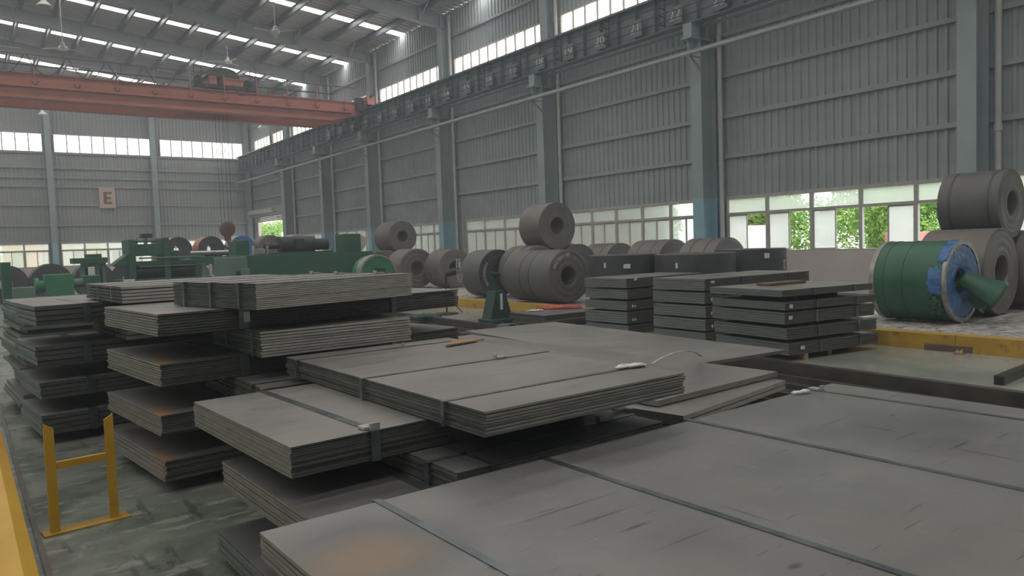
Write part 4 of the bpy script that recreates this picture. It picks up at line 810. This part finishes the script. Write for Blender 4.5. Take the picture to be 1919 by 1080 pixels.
# ------------------------------------------------------------------ green processing line
def box_part(t, nm, m, *boxes, smooth=False):
    first = None
    for b in boxes:
        mb = MB(); mb.box(*b); o = mb.build(nm, M[m], t, world=True); bev(o, .012); first = first or o
    return first
t = thing('straightening_machine', (9.4, 25, 0), 'long dark green machine housing with motors on top, behind the topmost pack', 'machine')
box_part(t, 'housing', 'green', (7.35, 11.75, 24.0, 25.6, 0, 1.70))
box_part(t, 'side_cover', 'green_pale', (6.75, 7.35, 23.9, 25.5, .0, 1.66)); box_part(t, 'inspection_box', 'green_pale', (7.10, 7.36, 23.72, 23.9, .6, 1.30)); box_part(t, 'dark_opening', 'black', (6.98, 7.12, 23.86, 23.9, .7, 1.22))
box_part(t, 'mounting_plate', 'hood', (8.2, 10.4, 24.3, 25.3, 1.70, 1.76))
mb = MB(); mb.cyl((8.7, 24.8, 2.02), (9.9, 24.8, 2.02), .27, 20); mb.build('drive_motor', M['crane_dark'], t, smooth=True, world=True)
mb = MB(); mb.cyl((9.9, 24.8, 2.0), (10.4, 24.8, 2.0), .2, 16); mb.build('brake_housing', M['crane_dark'], t, smooth=True, world=True); mb = MB(); mb.cyl((8.2, 24.8, 1.98), (8.7, 24.8, 1.98), .10, 12); mb.build('shaft_coupling', M['crane_dark'], t, smooth=True, world=True)
box_part(t, 'terminal_box', 'crane_dark', (9.15, 9.45, 24.45, 24.65, 1.85, 2.2))
box_part(t, 'control_cabinet', 'green', (10.75, 11.4, 24.2, 24.9, 1.70, 2.32)); mb = MB(); mb.lathe([(-.05, .0), (-.05, .30), (.05, .30), (.05, 0)], 24, 'y', (11.75, 25.2, 2.02)); mb.build('hand_wheel', M['cream'], t, smooth=True, world=True)
box_part(t, 'hose_tray', 'steel', (7.75, 8.1, 24.4, 24.5, 1.72, 1.9), (8.15, 8.2, 24.35, 24.5, 1.70, 1.98), (7.7, 7.74, 24.35, 24.5, 1.70, 2.0))
box_part(t, 'rear_housing', 'green', (7.55, 8.0, 25.7, 26.6, 0, 2.2))
t = thing('green_drum', (11.05, 22.5, 0), 'bright green drum end with pale rim beside the long green machine', 'drum')
mb = MB(); mb.lathe([(-.35, .0), (-.35, .62), (.35, .62), (.35, 0)], 40, 'y', (11.05, 22.6, .92)); mb.build('drum_disc', M['green_bright'], t, smooth=True, world=True)
mb = MB(); mb.lathe([(-.37, .60), (-.37, .66), (.0, .66), (.0, .62)], 40, 'y', (11.05, 22.6, .92)); mb.build('rim', M['rim'], t, smooth=True, world=True)
box_part(t, 'bearing_block', 'hood', (10.9, 11.2, 22.0, 22.25, .0, 1.15)); box_part(t, 'drum_foot', 'green', (10.5, 11.6, 22.3, 22.9, 0, .3))
# roll leveller at the left
t = thing('roll_leveller', (5.2, 28.3, 0), 'green roll leveller with open frame and warning sign, left of the long machine', 'machine')
box_part(t, 'side_frame', 'green', (4.62, 4.80, 27.6, 28.9, 0, 2.36), (5.70, 5.88, 27.6, 28.9, 0, 2.40))
box_part(t, 'top_beam', 'green', (4.8, 5.7, 27.7, 28.8, 1.80, 2.20), (5.88, 6.2, 27.7, 28.8, 1.62, 1.95))
box_part(t, 'mid_beam', 'green', (4.3, 6.85, 27.7, 28.8, 1.46, 1.62)); box_part(t, 'tie_bar', 'hood', (4.8, 5.7, 27.75, 27.85, 2.26, 2.32))
box_part(t, 'base_frame', 'green', (4.3, 7.2, 27.5, 29, .85, 1.02), (4.3, 7.2, 27.5, 29, 0, .3), (5.6, 6.1, 27.5, 28.8, .3, .85)); box_part(t, 'rear_panel', 'hood', (4.8, 6.8, 28.85, 28.95, 1.02, 1.46)); box_part(t, 'end_frame', 'green', (6.7, 6.9, 27.6, 28.9, .3, 1.62))
for k in range(5):
    mb = MB(); mb.cyl((4.85, 27.9+.2*k, 1.28+.05*(k % 2)), (6.70, 27.9+.2*k, 1.3+.05*(k % 2)), .09, 12); mb.build('work_roll', M['hood'], t, smooth=True, world=True)
for x in (4.95, 5.25, 5.55):
    mb = MB(); mb.cyl((x, 28.2, 2.20), (x, 28.2, 2.42), .06, 10); mb.build('adjusting_screw', M['steel'], t, smooth=True, world=True)
box_part(t, 'top_motor', 'crane_dark', (5.1, 5.45, 28.0, 28.4, 2.42, 2.56)); box_part(t, 'railing', 'green_pale', (4.9, 7.0, 27.55, 27.59, 1.70, 1.75), (4.9, 7.0, 27.55, 27.59, 1.42, 1.46))
mb = MB(); mb.prism([(4.12, 1.5), (4.65, 1.9), (4.85, 2.1), (4.85, 1.5)], 'y', 27.8, 28.7); mb.build('feed_hood', M['green'], t, world=True)
w = box_part(t, 'warning_sign', 'tag', (4.37, 4.72, 27.45, 27.47, .72, 1.04)); mb = MB(); mb.prism([(4.40, .76), (4.69, .76), (4.545, 1.01)], 'y', 27.437, 27.45); mb.build('triangle', M['black'], w); mb = MB(); mb.prism([(4.46, .79), (4.63, .79), (4.545, .94)], 'y', 27.43, 27.437); mb.build('triangle_fill', M['warn'], w)
t = thing('feed_table', (3.9, 28, 0), 'green feed table with hydraulic posts at the left of the roll leveller', 'machine')
box_part(t, 'cross_head', 'green', (3.0, 4.0, 27.8, 28.6, 1.62, 1.80)); box_part(t, 'motor_cover', 'green', (3.4, 3.85, 27.9, 28.4, 1.80, 1.92))
for x in (3.3, 3.5, 3.7, 3.9):
    mb = MB(); mb.cyl((x, 28.0, 0), (x, 28.0, 1.62), .07, 12); mb.build('guide_post', M['green_pale'], t, smooth=True, world=True)
box_part(t, 'bed', 'green', (3.3, 3.95, 28.1, 28.9, 0, 1.45)); box_part(t, 'white_canister', 'tag', (3.42, 3.6, 27.7, 27.9, 1.2, 1.5))
t = thing('pinch_roll_stand', (8.0, 30.5, 0), 'green pinch roll stand with pipes between the two machines', 'machine')
box_part(t, 'frame', 'green', (7.1, 7.4, 30, 31, 0, 1.75), (8.9, 9.2, 30, 31, 0, 1.9), (7.4, 8.9, 30.1, 30.9, 1.35, 1.7), (9.2, 9.6, 30, 31, 0, 1.6)); 
for z in (1.78, 1.86):
    mb = MB(); mb.cyl((7.2, 30.3, z), (8.95, 30.3, z), .07, 12); mb.build('roller', M['steel' if z > 1.8 else 'hood'], t, smooth=True, world=True)
box_part(t, 'white_bracket', 'pipe', (7.75, 7.85, 29.9, 30, .9, 1.4), (8.6, 8.7, 29.9, 30, .9, 1.4), (7.85, 8.6, 29.9, 30, .9, 1.0))
# gear unit and post at the far left
t = thing('gear_unit', (2.3, 26, 0), 'green gearbox with motor on a base frame, in front of the black coils', 'gearbox')
box_part(t, 'gear_case', 'green_bright', (2.05, 2.78, 25.8, 26.5, .72, 1.34)); box_part(t, 'base_frame', 'green', (1.8, 3.9, 25.75, 26.8, .0, .68)); 
mb = MB(); mb.cyl((1.84, 26.1, 1.0), (2.05, 26.1, 1.0), .17, 18); mb.cyl((1.8, 26.1, 1.02), (1.90, 26.1, 1.02), .23, 18); mb.build('motor', M['green_bright'], t, smooth=True, world=True)
mb = MB(); mb.cyl((2.78, 26.1, 1.05), (3.1, 26.1, 1.05), .13, 14); mb.build('shaft_guard', M['green_pale'], t, smooth=True, world=True)
box_part(t, 'chute', 'green', (3.05, 3.5, 25.8, 26.5, .72, 1.26)); mb = MB(); mb.prism([(3.15, .7), (3.45, .7), (3.15, 1.0)], 'y', 25.55, 25.6); mb.build('gusset', M['green_pale'], t, world=True)
t = thing('uncoiler_stand', (1.3, 26.4, 0), 'green uncoiler stand with pale block at the far left edge', 'machine')
box_part(t, 'upright', 'green', (1.05, 1.3, 27.2, 27.7, 0, 1.75)); box_part(t, 'pale_block', 'green_pale', (1.22, 1.75, 25.3, 25.7, .62, 1.02)); box_part(t, 'foot', 'green_bright', (1.1, 1.6, 25.2, 25.7, 0, .62))
t = thing('white_post', (.72, 24.6, 0), 'white painted post cut by the left edge of the picture', 'post'); box_part(t, 'post_shaft', 'pipe', (.45, .86, 24.4, 24.8, .06, 1.75)); box_part(t, 'post_foot', 'steel', (.42, .89, 24.37, 24.83, 0, .06))
# ------------------------------------------------------------------ pedestal fan, green post, teal guard
t = thing('pedestal_fan', (10.15, 16.6, 0), 'black pedestal fan standing in front of the coils', 'fan')
mb = MB(); mb.lathe([(0, 0), (0, .30), (.03, .30), (.05, .05), (.06, 0)], 28, 'z', (10.15, 16.6, 0)); mb.build('base', M['black'], t, smooth=True, world=True)
mb = MB(); mb.cyl((10.15, 16.6, .05), (10.15, 16.6, 1.0), .022, 10); mb.build('pole', M['black'], t, world=True)
mb = MB(); mb.cyl((10.15, 16.6, 1.05), (10.38, 16.45, 1.1), .09, 14); mb.build('motor', M['black'], t, smooth=True, world=True)
fc = Vector((10.42, 16.42, 1.12)); ax = Vector((.84, -.54, .08)).normalized(); e1 = ax.cross(Vector((0, 0, 1))).normalized(); e2 = e1.cross(ax)
mb = MB()
for off, rr in ((0, .30), (.07, .30), (.1, .18), (-.03, .18)):
    pts = [fc+ax*off+e1*(rr*math.cos(R(15*k)))+e2*(rr*math.sin(R(15*k))) for k in range(25)]; mb.tube(pts, .006, 5)
for k in range(16):
    w = R(22.5*k); d_ = e1*math.cos(w)+e2*math.sin(w); mb.tube([fc+ax*.1, fc+ax*.1+d_*.18, fc+ax*.07+d_*.30, fc+d_*.30, fc-ax*.03+d_*.18, fc-ax*.04], .004, 4)
mb.build('guard', M['steel'], t, world=True)
for k in range(3):
    w = R(120*k+20); d_ = e1*math.cos(w)+e2*math.sin(w); mb = MB(); mb.bar(fc+ax*.03+d_*.03, fc+ax*.05+d_*.26, .12, .006, up=ax); mb.build('blade', M['steel'], t, world=True)
mb = MB(); mb.tube([(10.15, 16.6, .95), (10.25, 16.5, .6), (10.3, 16.45, .25), (10.45, 16.3, .03)], .012, 6); mb.build('cable', M['black'], t, world=True)
t = thing('trapezoid_post', (9.75, 13.75, 0), 'dark green trapezoid post with a ball arm standing at the trench', 'post')
mb = MB(); mb.prism([(9.45, .1), (10.05, .1), (9.86, .72), (9.62, .72)], 'y', 13.6, 13.95); mb.build('post_body', M['teal'], t, world=True)
box_part(t, 'base_plate', 'hood', (9.40, 10.12, 13.45, 14.05, 0, .1)); mb = MB(); mb.cyl((9.72, 13.75, .72), (9.72, 13.75, 1.05), .05, 10); mb.build('stem', M['teal'], t, world=True)
mb = MB(); mb.cyl((9.55, 13.72, 1.10), (9.80, 13.72, 1.08), .07, 14, .05); mb.build('ball_arm', M['black'], t, smooth=True, world=True)
mb = MB(); mb.box(9.72, 9.78, 13.585, 13.598, .3, .66); mb.build('worn_stripe', M['tag'], t, world=True)
p = at(885, 622, 0); mb = MB(); mb.lathe([(0, .26), (.1, .25), (.2, .18), (.26, 0)], 24, 'z', (p.x-.6, p.y-.2, TD)); 
mb = MB(); mb.prism([(8.75, -.22), (9.2, -.22), (9.2, -.02), (9.1, .10), (8.95, .14), (8.82, .1), (8.75, -.02)], 'y', 12.15, 12.5); o = mb.build('guard_cover', M['teal']); tag(o, 'small teal rounded guard cover in the trench before the green post', 'cover')
rag('net_heap', (9.2, 16.4, .0), (1.2, .6), .10, 'dark green heap of netting on the floor beside the pedestal fan', 'net', 'teal', seed=21, n=16)
# ------------------------------------------------------------------ yellow stand and barrier by the aisle
t = thing('yellow_stand', (.57, 5.58, 0), 'yellow H shaped steel stand with pointed posts on a base plate', 'stand')
for x, y, s in ((.40, 5.56, 1), (.745, 5.60, -1)):
    mb = MB(); w = .055
    mb.add([(x-w/2, y-.012, .01), (x+w/2, y-.012, .01), (x+w/2, y-.012, .68 if s > 0 else .715), (x-w/2, y-.012, .715 if s > 0 else .68), (x-w/2, y, .01), (x+w/2, y, .01), (x+w/2, y, .68 if s > 0 else .715), (x-w/2, y, .715 if s > 0 else .68)], [(0, 1, 2, 3), (7, 6, 5, 4), (0, 4, 5, 1), (1, 5, 6, 2), (2, 6, 7, 3), (3, 7, 4, 0)])
    xa = x-w/2 if s > 0 else x+w/2-.008
    mb.add([(xa, y, .01), (xa+.008, y, .01), (xa+.008, y+.055, .01), (xa, y+.055, .01), (xa, y, .715), (xa+.008, y, .715), (xa+.008, y+.055, .66), (xa, y+.055, .66)], [(3, 2, 1, 0), (4, 5, 6, 7), (0, 1, 5, 4), (1, 2, 6, 5), (2, 3, 7, 6), (3, 0, 4, 7)])
    mb.build('post', M['yellow'], t, world=True)
mb = MB(); mb.bar((.428, 5.57, .435), (.718, 5.60, .435), .03, .045); mb.build('cross_bar', M['yellow'], t, world=True)
mb = MB(); mb.bar((.33, 5.565, .005), (.83, 5.615, .005), .13, .01); mb.build('base_plate', M['kerb'], t, world=True)
t = thing('yellow_barrier', (.09, 4.2, 0), 'yellow steel barrier rail running along the aisle at the left edge', 'barrier')
mb = MB(); mb.prism([(.02, .60), (.12, .64), (.17, .60), (.17, .46), (.155, .46), (.155, .585), (.115, .62), (.02, .58)], 'y', 1.6, 8.4); mb.build('rail_beam', M['yellow'], t, world=True)
for y in (2.2, 5.3, 8.1):
    mb = MB(); mb.box(.045, .115, y-.04, y+.04, .01, .60); mb.build('post', M['yellow'], t, world=True); mb = MB(); mb.box(.0, .16, y-.09, y+.09, 0, .012); mb.build('base_plate', M['yellow'], t, world=True)
mb = MB(); mb.box(-.02, .015, 1.6, 8.4, .30, .36); mb.build('lower_rail', M['yellow'], t, world=True)
mb = MB(); mb.box(.285, .315, -2, 24, 0, .022); o = mb.build('floor_edge_strip', M['rail']); tag(o, 'dark steel edge strip set in the floor beside the barrier', 'strip')
mb = MB(); mb.box(-WX+.2, -.03, -8, 24, -.001, .002); o = mb.build('walkway_paint', mat('green_walkway', (0.03, .12, .045), (.05, .16, .07), 1.2, rough=.4, rough2=.6)); tag(o, 'green painted walkway strip on the floor left of the barrier', 'floor paint')
# ------------------------------------------------------------------ outside
mb = MB()
for q in ((-90, -WX-.2, -80, 190), (WX+.2, 160, -80, 190), (-WX-.2, WX+.2, BY+.2, 190), (-WX-.2, WX+.2, -80, FY-.2)): mb.box(*q, -.30, -.06)
o = mb.build('yard_ground', M['ground']); tag(o, 'pale yard ground outside the hall', kind='structure')
def crown_mesh(seed, m, n=11000, blobs=13):
    rnd = random.Random(seed); B = [(Vector((rnd.uniform(-1, 1)*1.5, rnd.uniform(-1, 1)*1.5, rnd.uniform(-1.1, 1.3))), rnd.uniform(.75, 1.25)) for _ in range(blobs)]; vs = []; fs = []
    for k in range(n):
        c, r = rnd.choice(B); d = Vector((rnd.gauss(0, 1), rnd.gauss(0, 1), rnd.gauss(0, 1))).normalized(); p = c+d*r*rnd.uniform(.75, 1.05)
        a = Vector((rnd.gauss(0, 1), rnd.gauss(0, 1), rnd.gauss(0, 1))).normalized(); b = d.cross(a).normalized() if d.cross(a).length > .01 else Vector((1, 0, 0)); a = b.cross((d+a*.6).normalized()); s = rnd.uniform(.055, .11)
        q = len(vs); vs += [p-a*s, p+b*s*.55, p+a*s, p-b*s*.55]; fs.append((q, q+1, q+2, q+3))
    mb = MB(); mb.add(vs, fs); me = bpy.data.meshes.new('foliage'); me.from_pydata([tuple(v) for v in mb.v], [], mb.f); me.materials.append(M[m]); return me
tm = MB(); tm.cyl((0, 0, 0), (0, 0, 2.2), .14, 8, .08); tm.cyl((0, 0, 1.6), (.7, .2, 3.0), .07, 6, .03); tm.cyl((0, 0, 1.7), (-.6, -.3, 3.0), .07, 6, .03); tm = tm.mesh('trunk', M['bark'])
CR = [crown_mesh(k, 'leaf') for k in (1, 2, 3)]; CRY = crown_mesh(5, 'leaf_yellow', 2000)
def tree(x, y, s, label, me, rz, group):
    t = thing('leafy_tree', (x, y, -.06), label, 'tree', group, R(rz)); t.scale = (s, s, s); link('trunk', tm, t); o = link('foliage', me, t); o.location = (0, 0, 1.95)
gt = 'green trees outside the side windows'
for i, (x, y, s) in enumerate(((38.0, 4.0, 1.2), (30.8, 8.6, 1.15), (38.2, 12.6, 1.3), (30.8, 15.2, 1.1), (38.5, 20.3, 1.3), (31.0, 22.2, 1.15), (38.5, 28.4, 1.35), (32.0, 32.0, 1.3), (39.5, 38.0, 1.5), (33.0, 43.5, 1.5))):
    tree(x, y, s, 'leafy green tree outside the side windows, %s from the near end' % (ORD+['ninth', 'tenth'])[i], CR[i % 3], i*67, gt)
for i, (x, y, s) in enumerate(((30.6, 91, 1.4), (34.6, 101, 1.6), (38.5, 112, 1.8))): tree(x, y, s, 'tall green tree seen through the roller door, %s one' % ('left', 'right', 'rear')[i], CR[i % 3], i*50, 'trees beyond the roller door')
for i, (x, y, s) in enumerate(((3.5, 74, .95), (9.0, 74, .95))): tree(x, y, s, 'yellow leaved tree outside the end wall windows, %s from the left' % ORD[i], CRY, i*40, 'yellow trees beyond the end wall')
# signboard beyond the door
t = thing('white_signboard', (30.9, 84, 0), 'white signboard with faint lettering beyond the roller door', 'sign')
for x in (30.0, 32.0):
    mb = MB(); mb.cyl((x, 84, -.06), (x, 84, 2.2), .06, 8); mb.build('leg', M['pipe'], t, world=True)
mb = MB(); mb.box(29.8, 32.2, 83.95, 84.05, 2.2, 4.1); mb.build('board', M['truck_white'], t, world=True)
# vehicles and sheds outside
t = thing('delivery_truck', (25.4, 17.9, -.06), 'white and red truck cab parked outside the open sash window', 'truck')
box_part(t, 'cab', 'truck_red', (24.1, 25.9, 18.35, 19.3, .5, 2.15)); box_part(t, 'body', 'truck_white', (24.0, 26.0, 17.35, 18.33, .6, 2.15)); box_part(t, 'side_window', 'dark_glass', (24.08, 24.1, 18.5, 19.1, 1.4, 2.0))
for y in (17.6, 18.9):
    for x in (24.0, 25.6):
        mb = MB(); mb.cyl((x, y, .38), (x+.3, y, .38), .44, 20); mb.build('wheel', M['black'], t, smooth=True, world=True)
t = thing('red_container', (25.8, 25, -.06), 'long red flatbed container outside the second window', 'container'); box_part(t, 'body', 'truck_red', (25.0, 26.6, 20.6, 29.0, -.06, 1.55))
for k in range(12):
    mb = MB(); mb.box(24.96, 25.0, 20.8+k*.7, 20.9+k*.7, .35, 1.5); mb.build('rib', M['truck_red'], t, world=True)
t = thing('brown_container', (26.0, 12.1, -.06), 'reddish brown ribbed container outside, near the green coil', 'container'); box_part(t, 'body', 'container', (25.2, 26.8, 11.7, 12.8, -.06, 1.7))
for k in range(4):
    mb = MB(); mb.box(25.16, 25.2, 11.75+k*.27, 11.85+k*.27, .05, 1.65); mb.build('rib', M['container'], t, world=True)
for i, (x0, x1, y, h_, m, lab) in enumerate(((-4, 3.0, 84, 8.0, 'bldg', 'pale building beyond the end wall at the left'), (3.6, 6.2, 82, 6.5, 'bldg_orange', 'orange building beyond the end wall'), (6.9, 24, 86, 7.0, 'bldg', 'long pale building beyond the end wall'))):
    t = thing('far_building', (x0, y, -.06), lab, 'building', 'buildings beyond the end wall'); box_part(t, 'wall', m, (x0, x1, y, y+6, -.06, h_)); box_part(t, 'roof_slab', 'bldg', (x0-.2, x1+.2, y-.2, y+6.2, h_, h_+.25))
    for k in range(int((x1-x0)/1.8)):
        f = box_part(t, 'window', 'frame', (x0+.5+k*1.8, x0+1.5+k*1.8, y-.04, y, 1.2, 2.6)); mb = MB(); mb.box(x0+.57+k*1.8, x0+1.43+k*1.8, y-.05, y-.04, 1.27, 2.53); mb.build('pane', M['dark_glass'], f)

# ------------------------------------------------------------------ dusty air of the hall
HAZE = 0.006
hm = bpy.data.materials.new('dusty_air'); hm.use_nodes = True; nt = hm.node_tree; nt.nodes.remove(nt.nodes['Principled BSDF'])
vs_ = nt.nodes.new('ShaderNodeVolumeScatter'); vs_.inputs['Color'].default_value = (0.84, 0.91, 1.0, 1); vs_.inputs['Density'].default_value = HAZE; vs_.inputs['Anisotropy'].default_value = 0.35
nt.links.new(vs_.outputs[0], nt.nodes['Material Output'].inputs['Volume'])
mb = MB(); mb.box(-WX+.01, WX-.01, FY+.01, BY-.01, -.4, 16.5); o = mb.build('dusty_air', hm); tag(o, 'thin dusty haze filling the air of the hall', 'haze', kind='stuff')
